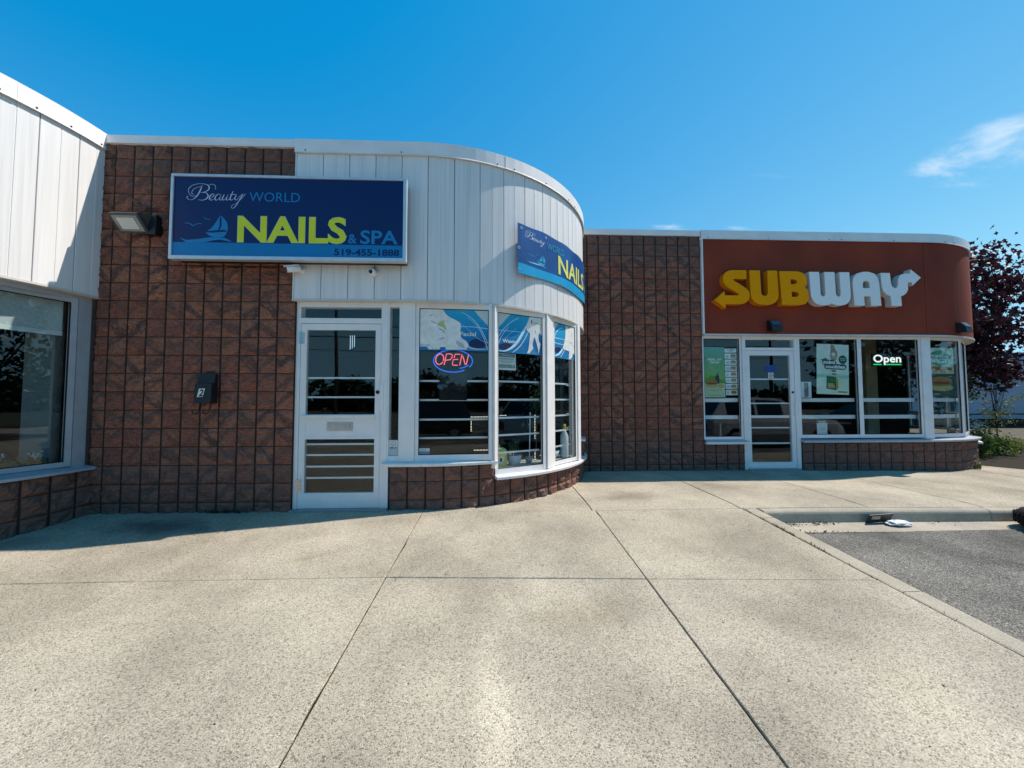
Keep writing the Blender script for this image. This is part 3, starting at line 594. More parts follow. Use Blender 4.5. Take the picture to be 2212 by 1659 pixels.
# ================================================================== nail salon
salon = empty('nail_salon', (-1.6, 4.9, 0), 'shop with white ribbed curved fascia over rust split block wall and glass door', 'building')
flat_wall(salon, 'block_wall', -4.452, -4.316, -2.284, D1, 0, 4.125)
m = MB(); m.box(-4.452, -2.305, D1-0.035, D1+0.22, 4.118, 4.215); m.box(-4.452, -2.305, D1-0.042, D1-0.034, 4.118, 4.13); m.build('coping', cap_m, salon)
SE = 3.47
fascia_panels(salon, P1, -1.394, SE, 2.362, 4.05)
MB().box(-2.306, -2.293, D1-0.045, D1+0.1, 2.35, 4.05).build('end_trim', alum, salon)
cap_run(salon, P1, [-1.41, 1.0, 2.25, SE], 4.045, 4.205)
MB().strip(P1, [(0.047, 2.343), (0.047, 2.366), (0.03, 2.366), (0.03, 2.35), (-0.26, 2.35), (-0.26, 2.343)], lin(-1.41, SE, 40)).build('soffit', soffit_m, salon)
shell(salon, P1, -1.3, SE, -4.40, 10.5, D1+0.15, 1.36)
YD = 4.305
# door set
m = MB(); m.box(-2.284, -2.238, YD-0.03, YD+0.07, 0.0, 2.345); m.box(-2.238, -1.33, YD-0.03, YD+0.07, 2.10, 2.16); m.box(-2.238, -1.33, YD-0.03, YD+0.07, 2.287, 2.345)
m.box(-1.329, -1.236, YD-0.035, YD+0.07, 0.0, 2.345); m.box(-1.31, -1.255, YD-0.045, YD-0.034, 0.53, 2.345)
df = m.build('door_frame', alum, salon)
MB().box(-2.238, -1.33, YD, YD+0.006, 2.16, 2.287).build('transom_pane', MAT['glass'], df)
MB().box(-2.29, -1.23, YD-0.1, YD+0.1, -0.03, 0.012).build('threshold', flat('threshold_metal', (0.35, 0.35, 0.34), 0.5, 0.15, 30, metal=0.6), df)
m = MB(); x0, x1 = -2.234, -1.334
m.box(x0, x0+0.066, YD-0.025, YD+0.02, 0.014, 2.095); m.box(x1-0.062, x1, YD-0.025, YD+0.02, 0.014, 2.095)
m.box(x0+0.066, x1-0.062, YD-0.024, YD+0.02, 2.025, 2.095); m.box(x0+0.066, x1-0.062, YD-0.024, YD+0.02, 0.014, 0.183)
m.box(x0+0.066, x1-0.062, YD-0.018, YD+0.015, 0.81, 1.04); m.box(x0+0.066, x1-0.062, YD-0.026, YD+0.018, 0.783, 0.81)
m.box(x0+0.01, x1-0.055, YD-0.045, YD-0.0255, 1.02, 1.052); m.box(x0+0.066, x1-0.062, YD-0.024, YD+0.015, 1.04, 1.06)
door = m.build('door', alum, salon)
MB().box(x0+0.066, x1-0.062, YD-0.004, YD+0.002, 1.06, 2.025).build('pane', MAT['glass'], door)
MB().box(x0+0.066, x1-0.062, YD-0.004, YD+0.002, 0.183, 0.783).build('pane', MAT['glass'], door)
for z in (1.477, 1.257, 0.723, 0.601, 0.471, 0.344): MB().box(x0+0.07, x1-0.066, YD+0.012, YD+0.02, z-0.010, z+0.010).build('rail', bar_m, door)
m = MB(); m.box(-1.925, -1.642, YD-0.026, YD-0.018, 0.878, 0.972); m.box(-1.895, -1.672, YD-0.038, YD-0.026, 0.902, 0.948); m.box(-1.87, -1.697, YD-0.045, YD-0.038, 0.915, 0.936)
m.build('mail_slot', chrome, door)
for z in (1.93, 0.27):
    m = MB(); m.box(x0-0.02, x0+0.035, YD-0.034, YD-0.0245, z-0.065, z+0.065); m.tube([(x0-0.002, YD-0.037, z-0.066), (x0-0.002, YD-0.037, z+0.066)], 0.009); h = m.build('hinge', chrome, door)
    s_ = MB(); [s_.box(x0+0.016, x0+0.024, YD-0.037, YD-0.0335, z+k-0.004, z+k+0.004) for k in (-0.04, 0, 0.04)]; s_.build('screw', black_matte, h)
MB().lathe((-1.365, YD-0.024, 1.314), [(0.021, 0), (0.021, -0.01), (0.014, -0.014), (0.0, -0.014)], 16, axis='Y').build('lock', black, door)
MB().box(-1.329, -1.29, YD-0.055, YD-0.036, 1.10, 1.395).build('latch_guard', alum, door)
# sidelight and wide post
m = MB(); m.box(-1.236, -1.126, YD-0.03, YD+0.05, 2.292, 2.345); m.box(-1.236, -1.126, YD-0.03, YD+0.05, 0.525, 0.588); m.box(-1.126, -1.09, YD-0.03, YD+0.05, 0.525, 2.345)
sl = m.build('sidelight', alum, salon); MB().box(-1.235, -1.127, YD, YD+0.006, 0.588, 2.292).build('pane', MAT['glass'], sl)
m = MB(); m.box(-1.089, -0.945, YD-0.04, YD+0.06, 0.525, 2.345); m.build('post', alum, salon)
A0, A1 = (-0.905, 4.312), (-0.105, 4.372); B0, B1 = (-0.002, 4.462), (0.574, 4.775); C0, C1 = (0.755, 4.985), (1.125, 5.395)
BR = (1.452, 1.226, 1.002, 0.79)
window(salon, A0, A1, 0.594, 2.288, bars=[(1.447, 0, 0.28), (1.447, 0.69, 1), 1.223, 0.994, 0.779], head=0.055, foot=0.07)
window(salon, B0, B1, 0.40, 2.288, bars=BR+(0.576,), head=0.055, foot=0.065); window(salon, C0, C1, 0.40, 2.288, bars=BR+(0.574,), head=0.055, foot=0.055)
def flat_post(a, c, z0, z1, dep, parent, inset=0.0):
    a, c = Vector((*a, 0)), Vector((*c, 0)); d = (c-a).normalized(); n = Vector((d.y, -d.x, 0))
    return MB().obox((a+c)/2+Vector((0, 0, (z0+z1)/2))-n*inset, d*(c-a).length/2, n*dep/2, Vector((0, 0, (z1-z0)/2))).build('post', alum, parent)
flat_post((-0.062, 4.392), (-0.04, 4.42), 0.42, 2.345, 0.085, salon); flat_post((0.622, 4.80), (0.722, 4.935), 0.34, 2.345, 0.07, salon)
flat_post((1.155, 5.42), (1.215, 5.53), 0.33, 2.345, 0.07, salon)
D0, DD = P1.pt(2.62, -0.1), P1.pt(3.3, -0.1); window(salon, D0, DD, 0.40, 2.288, bars=BR)
MB().strip(P1, [(-0.045, 2.335), (-0.045, 2.352), (-0.2, 2.352), (-0.2, 2.335)], lin(-0.1, SE, 24)).build('head', alum, salon)
sA0, sA1 = P1.s_at(-1.22), P1.s_at(-0.03)
path_wall(salon, 'low_wall', P1, sA0, sA1, -0.005, 0.482); path_wall(salon, 'low_wall', P1, sA1, SE, -0.005, 0.292)
def sill_run(parent, path, s0, s1, z, over=0.07, n=10, mat=None, th=0.035):
    for k in range(n):
        a, c = s0+(s1-s0)*k/n+0.001, s0+(s1-s0)*(k+1)/n-0.001
        MB().strip(path, [(over, z-th), (over+0.004, z-0.008), (over, z), (-0.12, z+0.022), (-0.16, z+0.022), (-0.16, z-th+0.004), (over-0.012, z-th+0.004)], lin(a, c, 3)).build('sill', mat or sill_m, parent)
sill_run(salon, P1, P1.s_at(-1.29), P1.s_at(-0.018), 0.513, 0.05, 3); sill_run(salon, P1, P1.s_at(-0.032), SE, 0.325, 0.075, 8)
m = MB(); m.strip(P1, [(0.04, 0.3), (0.04, 0.56), (-0.16, 0.56), (-0.16, 0.3)], lin(3.0, SE, 4)); m.build('pier', MAT['split_block'], salon)
MB().strip(P1, [(0.06, 0.56), (0.06, 0.595), (-0.18, 0.60), (-0.18, 0.56)], lin(2.98, SE, 4)).build('pier_cap', sill_m, salon)

# ================================================================== sandwich shop
sub = empty('sandwich_shop', (6, 7.2, 0), 'shop with rust red stucco fascia and wide window strip at the right', 'building')
flat_wall(sub, 'block_wall', 1.363, 1.363, 3.596, D2, 0, 4.125)
MB().box(1.3, 3.593, D2-0.035, D2+0.2, 4.118, 4.218).build('coping', cap_m, sub)
S2 = -4.18; S2E = 3.65
m = MB(); m.strip(P2, [(0.045, 2.375), (0.045, 4.06), (-0.1, 4.06), (-0.1, 2.375)], lin(S2+0.02, -0.092, 8)); fs = m.build('fascia', MAT['red_stucco'], sub)
MB().strip(P2, [(0.045, 2.375), (0.045, 4.06), (-0.1, 4.06), (-0.1, 2.375)], lin(-0.084, S2E, 30)).build('fascia', MAT['red_stucco'], sub, smooth=False)
MB().strip(P2, [(0.037, 2.38), (0.037, 4.05), (-0.05, 4.05), (-0.05, 2.38)], [-0.095, -0.08]).build('expansion_joint', flat('joint_red', (0.09, 0.02, 0.015), 0.9, 0.1), sub)
MB().box(3.593, 3.619, D2-0.055, D2+0.05, 2.37, 4.06).build('end_trim', alum, sub)
cap_run(sub, P2, [S2-0.01, -1.75, 0.45, 2.2, S2E], 4.055, 4.215)
MB().strip(P2, [(0.06, 2.345), (0.06, 2.374), (-0.26, 2.374), (-0.26, 2.345)], lin(S2, S2E, 40)).build('soffit', soffit_m, sub)
shell(sub, P2, S2, S2E, 3.4, 16, D2+0.12, 10.05)
Y2 = D2+0.04
RW = (1.212, 0.91)
window(sub, (3.628, Y2), (4.275, Y2), 0.573, 2.30, bars=RW, bar_h=0.066, fw=0.035, head=0.045, foot=0.05)
m = MB(); m.box(4.312, 4.378, Y2-0.035, Y2+0.05, 0.0, 2.346); m.box(4.312, 4.335, Y2-0.05, Y2-0.034, 0.5, 2.346); m.box(4.378, 5.262, Y2-0.03, Y2+0.05, 2.09, 2.142); m.box(4.378, 5.262, Y2-0.03, Y2+0.05, 2.285, 2.346); m.box(5.262, 5.335, Y2-0.035, Y2+0.05, 0.0, 2.346)
df = m.build('door_frame', alum, sub); MB().box(4.378, 5.262, Y2, Y2+0.006, 2.142, 2.285).build('transom_pane', MAT['glass'], df)
MB().box(4.36, 5.29, Y2-0.09, Y2+0.1, -0.05, 0.016).build('threshold', MAT['threshold_metal'], df)
x0, x1 = 4.383, 5.257; m = MB()
m.box(x0, x0+0.07, Y2-0.025, Y2+0.02, 0.018, 2.085); m.box(x1-0.075, x1, Y2-0.025, Y2+0.02, 0.018, 2.085); m.box(x0+0.07, x1-0.075, Y2-0.024, Y2+0.02, 2.005, 2.085); m.box(x0+0.07, x1-0.075, Y2-0.024, Y2+0.02, 0.018, 0.127)
door = m.build('door', alum, sub); MB().box(x0+0.07, x1-0.075, Y2-0.004, Y2+0.002, 0.127, 2.005).build('pane', MAT['glass'], door)
for z, h in ((1.584, 0.024), (1.156, 0.022), (0.92, 0.045), (0.725, 0.022), (0.452, 0.028)): MB().box(x0+0.072, x1-0.077, Y2+0.012, Y2+0.02, z-h/2, z+h/2).build('rail', bar_m, door)
MB().lathe((5.222, Y2-0.024, 1.35), [(0.02, 0), (0.02, -0.01), (0.0, -0.012)], 14, axis='Y').build('lock', black, door)
MB().box(5.245, 5.275, Y2-0.05, Y2-0.026, 0.92, 1.17).build('latch_guard', alum, door)
m = MB(); m.box(4.42, 5.22, Y2-0.04, Y2-0.0255, 0.02, 0.06); m.build('door_sweep', alum, door)
window(sub, (5.372, Y2), (6.44, Y2), 0.60, 2.30, bars=RW, bar_h=0.066, fw=0.037, head=0.045, foot=0.06)
window(sub, (6.515, Y2), (7.585, Y2), 0.60, 2.30, bars=RW, bar_h=0.066, fw=0.037, head=0.045, foot=0.06)
flat_post((7.624, Y2), (7.79, Y2), 0.52, 2.346, 0.09, sub)
E0, E1 = (7.83, 6.42), (8.56, 6.54); G0, G1 = (8.64, 6.57), (9.2, 6.94)
window(sub, E0, E1, 0.60, 2.30, bars=RW, bar_h=0.066, fw=0.036, head=0.045, foot=0.06); window(sub, G0, G1, 0.60, 2.30, bars=RW, bar_h=0.066, fw=0.036, head=0.045, foot=0.06)
G2, G3 = P2.pt(1.66, -0.11), P2.pt(2.6, -0.11); window(sub, G2, G3, 0.60, 2.30, bars=RW, bar_h=0.066); G4, G5 = P2.pt(2.7, -0.11), P2.pt(3.6, -0.11); window(sub, G4, G5, 0.60, 2.30, bars=RW, bar_h=0.066)
flat_post((9.235, 6.965), (9.30, 7.02), 0.52, 2.346, 0.07, sub)
# under window 1 and along the strip
flat_wall(sub, 'low_wall', 3.598, 3.598, 4.312, D2+0.004, 0, 0.452, 0.1)
MB().box(3.60, 4.378, D2-0.07, D2+0.02, 0.452, 0.492).build('sill', sill_m, sub)
MB().add([(3.60, D2-0.069, 0.4925), (4.378, D2-0.069, 0.4925), (4.31, D2+0.02, 0.53), (3.60, D2+0.02, 0.53)], [(0, 1, 2, 3)]).build('sill', MAT['sill_blue'], sub, fix=False)
path_wall(sub, 'low_wall', P2, P2.s_at(5.345), 1.62, 0.0, 0.468, extra=0.22)
m = MB(); m.strip(P2, [(0.0, -0.3), (0.0, 0.36), (-0.2, 0.36), (-0.2, -0.3)], lin(1.62, S2E, 12)); m.build('low_wall', mortar, sub)
sill_run(sub, P2, P2.s_at(5.325), 1.5, 0.505, 0.075, 4, MAT['sill_blue']); sill_run(sub, P2, 1.5, S2E, 0.40, 0.09, 4)

# ------------------------------------------------------------------ lettering and flat print
def face_map(y):                       # upright sheet facing -Y
    return lambda x, z, d: (x, y-d, z)
def path_map(path, off): return lambda s_, z, d: (*path.pt(s_, off+d), z)
def chord_map(a, c, inset):            # sheet hung behind the pane a-c; x is metres from a
    a, c = Vector((*a, 0)), Vector((*c, 0)); d = (c-a).normalized(); n = Vector((d.y, -d.x, 0))
    return lambda x, z, h: tuple(a + d*x - n*(inset-h) + Vector((0, 0, z)))
def letters(name, body, box, mapf, d, mat, parent, bold=0.0, shear=0.0):
    v, f = text2d(body, *box, bold=bold, shear=shear)
    if mapf is globals().get('bmap'): v, f = fine2d(v, f); d += 0.003
    m = MB(); m.add([mapf(x, z, d) for x, z in v], f); return m.build(name, mat, parent, fix=False)
def shape(name, pts, mapf, d, mat, parent, holes=(), d0=None):
    return MB().prism(pts, holes, mapf, d0, d, 0).build(name, mat, parent, fix=d0 is not None)
def shapes(name, polys, mapf, d, mat, parent):
    big = [p for p in polys if max(max(q[0] for q in p)-min(q[0] for q in p), max(q[1] for q in p)-min(q[1] for q in p)) > 0.09]
    small = [p for p in polys if p not in big]
    for p in big: MB().prism(p, (), mapf, None, d).build(name, mat, parent, fix=False)
    if small: m = MB(); [m.prism(p, (), mapf, None, d) for p in small]; m.build(name, mat, parent, fix=False)
def strokes(name, lines, w, mapf, d, mat, parent, n=6):
    m = MB()
    for k, l in enumerate(lines): v, f = ribbon2d(spline(l, n), w); m.add([mapf(x, z, d+0.0003*(k % 5)) for x, z in v], f)
    return m.build(name, mat, parent, fix=False)
def sheet_uv(name, x0, x1, z0, z1, mapf, mat, parent=None, nx=1, thick=0.0012, wave=0.0):
    """printed sheet in nx strips with UVs (so that it can bend)"""
    vs = []; fs = []
    for i in range(nx+1):
        u = i/nx; x = x0+(x1-x0)*u; h = wave*math.sin(u*9+1)*0.5
        for d in (h, h-thick): vs += [mapf(x, z0, d), mapf(x, z1, d)]
    for i in range(nx):
        a, b_ = i*4, i*4+4; fs += [(a, b_, b_+1, a+1), (a+2, a+3, b_+3, b_+2), (a, a+2, b_+2, b_), (a+1, b_+1, b_+3, a+3)]
    fs += [(0, 1, 3, 2), (nx*4, nx*4+2, nx*4+3, nx*4+1)]
    org = W[parent.name] if parent is not None else Vector(vs[0]) ; me = bpy.data.meshes.new(name)
    me.from_pydata([tuple(Vector(v)-org) for v in vs], [], fs); uv = me.uv_layers.new(name='UVMap')
    for l in me.loops: k = l.vertex_index; uv.data[l.index].uv = ((k//4)/nx, k % 2)
    me.materials.append(mat); o = bpy.data.objects.new(name, me); COL.objects.link(o)
    if parent is not None: o.parent = parent
    else: o.location = org
    W[o.name] = org; return o

def fine2d(v, f, step=0.05):
    """cut 2-D faces into small triangles so that they can follow a curved sheet"""
    bm = bmesh.new(); vv = [bm.verts.new((p[0], p[1], 0)) for p in v]
    for q in f:
        try: bm.faces.new([vv[i] for i in q])
        except ValueError: pass
    bmesh.ops.triangulate(bm, faces=bm.faces)
    for _ in range(4):
        ed = [e for e in bm.edges if e.calc_length() > step]
        if not ed: break
        bmesh.ops.subdivide_edges(bm, edges=ed, cuts=1); bmesh.ops.triangulate(bm, faces=[q for q in bm.faces if len(q.verts) > 3])
    bm.verts.index_update(); out = [tuple(x.co.xy) for x in bm.verts], [tuple(x.index for x in q.verts) for q in bm.faces]; bm.free(); return out
navy = flat('print_navy', (0.006, 0.015, 0.092), 0.3, 0.05, 2, spec=0.35)
azure = flat('print_azure', (0.006, 0.19, 0.44), 0.28, 0.05, 2, spec=0.35)
azure_l = flat('print_azure_letter', (0.012, 0.22, 0.48), 0.3, 0.05, 8)
lime = flat('print_lime', (0.74, 0.76, 0.012), 0.3, 0.05, 8)
silver = flat('print_silver', (0.58, 0.64, 0.76), 0.3, 0.05, 8)
pale_edge = flat('print_pale_edge', (0.45, 0.52, 0.40), 0.3, 0.05, 8)
BEAUTY = [ # capital with its flourishes, then the small letters: x, y (down), pen width
 [(352,168,3),(338,205,9),(318,245,10),(290,278,6),(262,293,3),(236,290,3),(222,276,4),(229,264,9)],
 [(300,258,3),(268,262,3),(242,240,3),(236,205,4),(262,172,4),(310,156,3),(362,155,3),(400,167,6),(412,188,9),(400,212,7),(365,227,3),(338,231,3)],
 [(345,230,3),(385,234,5),(402,257,9),(390,283,8),(355,298,4),(320,293,3)],
 [(402,172,2),(430,159,3),(458,166,4),(468,186,4),(462,206,3)],
 [(348,180,2),(300,190,3),(270,215,4),(264,238,4),(282,246,3)],
 [(405,292,2),(440,268,4),(453,251,5),(440,243,4),(420,260,8),(412,282,8),(427,298,5),(455,286,2)],
 [(508,252,3),(487,246,4),(466,266,8),(461,290,8),(477,298,4),(500,276,3),(515,249,6),(500,286,8),(510,298,4),(528,286,2)],
 [(540,250,6),(524,286,8),(536,298,4),(560,273,3),(574,249,6),(558,287,8),(570,298,4),(592,280,2)],
 [(617,220,4),(590,284,9),(602,298,4),(628,280,2)], [(592,251,4),(640,249,4)],
 [(645,251,6),(630,284,8),(643,297,4),(668,272,3),(700,246,5),(668,300,8),(641,344,6),(616,368,3),(600,362,3),(606,345,3),(640,326,2),(690,284,3),(722,243,3)]]
SAIL1 = [(507,430),(500,470),(498,520),(487,558),(440,562),(390,568),(430,540),(465,495),(490,455)]
SAIL2 = [(512,432),(535,455),(560,490),(570,530),(565,570),(540,555),(500,558),(515,520),(518,470)]
HULL = [(375,578),(450,580),(560,572),(550,600),(530,618),(440,617),(410,605),(395,590)]
WAVE = [(160,620),(215,640),(300,635),(400,622),(480,618),(540,625),(580,645),(600,664),(560,652),(500,641),(440,646),(380,660),(215,660)]
BIRDS = [[(200,495,3),(240,497,7),(275,518,6),(305,502,6),(348,500,3)], [(362,443,3),(385,461,6),(422,468,3)]]

# ------------------------------------------------------------------ light box sign over the salon door
YS = 4.05
sign = empty('light_box_sign', (-2.27, 4.13, 2.74), 'navy and blue light box sign with lime lettering above the salon door', 'sign')
MB().box(-3.505, -1.03, YS+0.028, 4.212, 2.755, 3.668).build('cabinet', black, sign)
for nm, bx in (('frame_rail', (-3.532, -1.006, 3.655, 3.682)), ('frame_rail', (-3.532, -1.006, 2.742, 2.782)), ('frame_stile', (-3.532, -3.503, 2.782, 3.655)), ('frame_stile', (-1.043, -1.006, 2.782, 3.655))):
    MB().box(bx[0], bx[1], YS, YS+0.07, bx[2], bx[3]).build(nm, flat('frame_alum', (0.62, 0.64, 0.66), 0.35, 0.08, 12, metal=0.4), sign, bevel=0.004)
fy = YS+0.014
face = MB().box(-3.503, -1.043, fy, fy+0.012, 2.782, 3.655).build('face', navy, sign)
FM = face_map(fy)
shape('water_band', [(-3.503, 2.7825), (-1.0435, 2.7825), (-1.0435, 2.925), (-3.503, 2.931)], FM, 0.0012, azure, face)
def sx(p): x, y = p[0], p[1]; q = (-3.504+0.001236*(x-118+(y-85)*0.0378), 3.66-0.001276*(y-85-(x-118)*0.0236)); return q + ((p[2]*0.00125,) if len(p) > 2 else ())
strokes('script_lettering', [[sx(p) for p in l] for l in BEAUTY], 0, FM, 0.0012, silver, face)
letters('lettering', 'WORLD', (-2.708, -2.168, 3.392, 3.497), FM, 0.0012, azure_l, face, bold=-0.006)
v, f = text2d('NAILS', -2.826, -1.655, 2.931, 3.236, bold=0.034); m = MB(); m.add([FM(x, z, 0.0012) for x, z in v], f); m.build('lettering', pale_edge, face, fix=False)
letters('lettering', 'NAILS', (-2.820, -1.661, 2.937, 3.230), FM, 0.0020, lime, face, bold=0.026)
letters('lettering', '&', (-1.640, -1.545, 2.941, 3.046), FM, 0.0012, azure_l, face, bold=0.015)
letters('lettering', 'SPA', (-1.508, -1.100, 2.937, 3.092), FM, 0.0012, azure_l, face, bold=0.02)
letters('lettering', '519-455-1888', (-1.787, -1.082, 2.805, 2.880), FM, 0.0024, navy, face, bold=0.028)
shapes('boat_emblem', [[sx(p) for p in q] for q in (SAIL1, SAIL2, HULL, WAVE)], FM, 0.0018, azure_l, face)
strokes('bird_emblem', [[sx(p) for p in l] for l in BIRDS], 0, FM, 0.0014, azure_l, face)
strokes('wave_line', [[sx(p) for p in ((380, 661, 3), (450, 652, 8), (520, 650, 7), (580, 668, 2))]], 0, FM, 0.0024, navy, face)

# ------------------------------------------------------------------ vinyl banner on the curve
bn_x0, bn_x1 = 1.135, 3.36
ban = empty('vinyl_banner', (*P1.pt(2.0, 0.06), 2.74), 'curved blue vinyl banner tied to the white ribbed fascia', 'banner')
def bmap(s_, z, d):
    tip = 0.05*math.exp(-((s_-1.12)/0.25)**2); sag = 0.006*math.sin(s_*7)
    return (*P1.pt(s_, 0.062+tip+sag*(1 if z < 3.0 else 0.5)+d), z)
ramp_print('banner_blue', [(0, (0.012, 0.10, 0.32)), (0.5, (0.008, 0.05, 0.21)), (1, (0.012, 0.075, 0.26))], 'U', 0.35)
m = MB(); cols_ = lin(bn_x0, bn_x1, 40); n = len(cols_); vs = []
for s_ in cols_:
    top = 3.385+0.010*math.sin(s_*5.1)+0.006*math.sin(s_*13); bot = 2.765+0.012*math.sin(s_*4.0+1); e = 0.01*math.sin(s_*0)
    vs += [bmap(s_, bot, 0), bmap(s_, top, 0), bmap(s_, bot, -0.002), bmap(s_, top, -0.002)]
fs = []
for i in range(n-1): a, c = i*4, i*4+4; fs += [(a, c, c+1, a+1), (a+2, a+3, c+3, c+2), (a, a+2, c+2, c), (a+1, c+1, c+3, a+3)]
fs += [(0, 1, 3, 2), ((n-1)*4, (n-1)*4+2, (n-1)*4+3, (n-1)*4+1)]
bsheet = m.add(vs, fs).build('sheet', flat('banner_vinyl', (0.005, 0.075, 0.27), 0.35, 0.25, 4, spec=0.4), ban, fix=False)
m = MB(); vs = []
for s_ in cols_: vs += [bmap(s_, 2.768+0.012*math.sin(s_*4.0+1), 0.0015), bmap(s_, 2.893, 0.0015)]
m.add(vs, [(i*2, i*2+2, i*2+3, i*2+1) for i in range(n-1)]).build('water_band', flat('banner_cyan', (0.01, 0.33, 0.60), 0.35, 0.1, 4), ban, fix=False)
bwhite = flat('banner_white', (0.62, 0.68, 0.74), 0.4, 0.05); bcy = flat('banner_mark', (0.03, 0.33, 0.55), 0.4, 0.05); byel = flat('banner_yellow', (0.72, 0.72, 0.16), 0.4, 0.05)
def bxy(p):  # emblem drawing to banner metres
    x, y = p[0], p[1]; q = (1.241+(x-218)*0.00072, 3.331-(y-155)*0.00064); return q + ((p[2]*0.0009,) if len(p) > 2 else ())
strokes('script_lettering', [[bxy(p) for p in l] for l in BEAUTY], 0, bmap, 0.002, bwhite, ban)
letters('lettering', 'WORLD', (1.64, 2.0, 3.195, 3.288), bmap, 0.002, bcy, ban, bold=-0.006)
letters('lettering', 'NAILS', (1.862, 2.80, 2.918, 3.18), bmap, 0.002, byel, ban, bold=0.02)
letters('lettering', '& SPA', (2.86, 3.25, 2.925, 3.06), bmap, 0.002, bcy, ban, bold=0.03)
def bx2(p): x, y = p[0], p[1]; q = (1.448+(x-375)*0.00083, 3.089-(y-430)*0.00068); return q + ((p[2]*0.0008,) if len(p) > 2 else ())
shapes('boat_emblem', [[bx2(p) for p in q] for q in (SAIL1, SAIL2, HULL, WAVE)], bmap, 0.002, bcy, ban); strokes('bird_emblem', [[bx2(p) for p in l] for l in BIRDS], 0, bmap, 0.002, bcy, ban)
for s_, z in ((1.19, 3.335), (1.165, 2.82), (1.155, 3.08), (1.93, 2.80), (1.62, 3.345), (2.5, 3.34), (2.45, 2.80)):
    m = MB(); t = P1.ang(s_); x, y, zz = bmap(s_, z, 0.001); e = Vector((math.cos(t), math.sin(t), 0)); o_ = Vector((math.sin(t), -math.cos(t), 0)); u_ = Vector((0, 0, 1))
    ring = [Vector((x, y, zz))+o_*0.002+r_*(math.cos(a)*e+math.sin(a)*u_) for r_ in (0.010, 0.019) for a in [2*math.pi*i/12 for i in range(12)]]
    m.add(ring, [(i, (i+1) % 12, 12+(i+1) % 12, 12+i) for i in range(12)]).build('grommet', chrome, ban, fix=False)
    m = MB().tube([(x, y, zz), tuple(Vector((x, y, zz))-o_*0.03)], 0.004, 6); m.build('screw', chrome, ban)

# ------------------------------------------------------------------ flood light, letter box, cameras
fl = empty('flood_light', (-3.95, 4.2, 3.03), 'grey floodlight with square lens on block wall left of the navy sign', 'light')
m = MB(); m.box(-3.90, -3.76, 4.15, 4.245, 3.05, 3.27); m.build('back_box', black, fl, bevel=0.01)
c = Vector((-3.99, 4.09, 3.14)); ax = Vector((0.17, 0, 0)); nrm = Vector((0, -0.72, -0.69)).normalized(); up = Vector((0, -0.69, 0.72)).normalized()
m = MB(); q0 = [c+sx_*0.15*Vector((1,0,0))+sz_*0.105*up for sx_, sz_ in ((-1,-1),(1,-1),(1,1),(-1,1))]
q1 = [p-nrm*0.05 for p in q0]; q2 = [c+(p-c)*0.55-nrm*0.11+Vector((0.1, 0.02, 0)) for p in q0]
m.add(q0+q1+q2, [(0,1,5,4),(1,2,6,5),(2,3,7,6),(3,0,4,7),(4,5,9,8),(5,6,10,9),(6,7,11,10),(7,4,8,11),(8,9,10,11),(0,3,2,1)]).build('housing', flat('light_housing', (0.055, 0.06, 0.06), 0.5, 0.15, 20), fl)
m = MB(); m.obox(c+nrm*0.003, Vector((0.128,0,0)), up*0.084, nrm*0.003); m.build('lens', flat('lens_glass', (0.20, 0.215, 0.205), 0.15, 0.1, 20, spec=0.6), fl)
m = MB(); m.obox(c+nrm*0.008, Vector((0.09,0,0)), up*0.06, nrm*0.002); m.build('led_panel', flat('led_white', (0.62, 0.64, 0.60), 0.5, 0.1, 60), fl)
mb_ = empty('letter_box', (-3.18, 4.21, 1.05), 'black wall letter box numbered 2 on rust block wall', 'mailbox')
m = MB(); m.prism([(4.225, 1.19), (4.225, 1.50), (4.19, 1.52), (4.175, 1.415), (4.135, 1.405), (4.125, 1.19)], (), lambda y, z, d: (-3.275+d, y, z), 0.0, 0.18); m.build('body', black, mb_, bevel=0.004)
m = MB(); m.add([(-3.262, 4.181, 1.42), (-3.108, 4.181, 1.42), (-3.108, 4.192, 1.50), (-3.262, 4.192, 1.50)], [(0, 1, 2, 3)]); m.build('flap', flat('flap_black', (0.022, 0.028, 0.034), 0.35, 0.1), mb_, fix=False)
PL = [(-3.238, 1.258), (-3.176, 1.262), (-3.158, 1.352), (-3.222, 1.350)]; SL = lambda x, z, d: (x, 4.128+(z-1.262)*0.046-d, z)
shape('number_plate', PL, SL, 0.004, flat('plate_white', (0.72, 0.70, 0.64), 0.5, 0.05), mb_)
letters('numeral', '2', (-3.222, -3.172, 1.266, 1.344), SL, 0.0052, black, mb_, bold=0.03, shear=0.25)
for hx in (-3.235, -3.125):
    m = MB(); m.tube([(hx, 4.17, 1.195), (hx-0.006, 4.165, 1.12), (hx-0.012, 4.15, 1.085), (hx-0.02, 4.12, 1.075), (hx-0.03, 4.105, 1.095), (hx-0.03, 4.105, 1.125)], 0.006, 6); m.build('paper_hook', black, mb_, smooth=True)
cam1 = empty('bullet_camera', (-2.23, 4.18, 2.66), 'white bullet security camera under the navy sign at the block wall edge', 'camera')
m = MB().lathe((-2.195, D1-0.043, 2.683), [(0, 0), (0.033, 0), (0.033, -0.012), (0.02, -0.03), (0.0, -0.03)], 16, axis='Y'); m.build('mount', white, cam1, smooth=False)
m = MB().tube([(-2.195, D1-0.07, 2.683), (-2.21, D1-0.10, 2.675)], 0.012, 8); m.build('arm', white, cam1, smooth=True)
d = Vector((-0.80, -0.52, -0.25)).normalized(); a = Vector((-2.205, D1-0.10, 2.685)); m = MB().tube([a-d*0.02, a, a+d*0.12, a+d*0.125], [0.024, 0.032, 0.034, 0.030], 14); m.build('housing', white, cam1, smooth=True)
m = MB().tube([a+d*0.118, a+d*0.127], [0.031, 0.028], 14); m.build('lens', black, cam1)
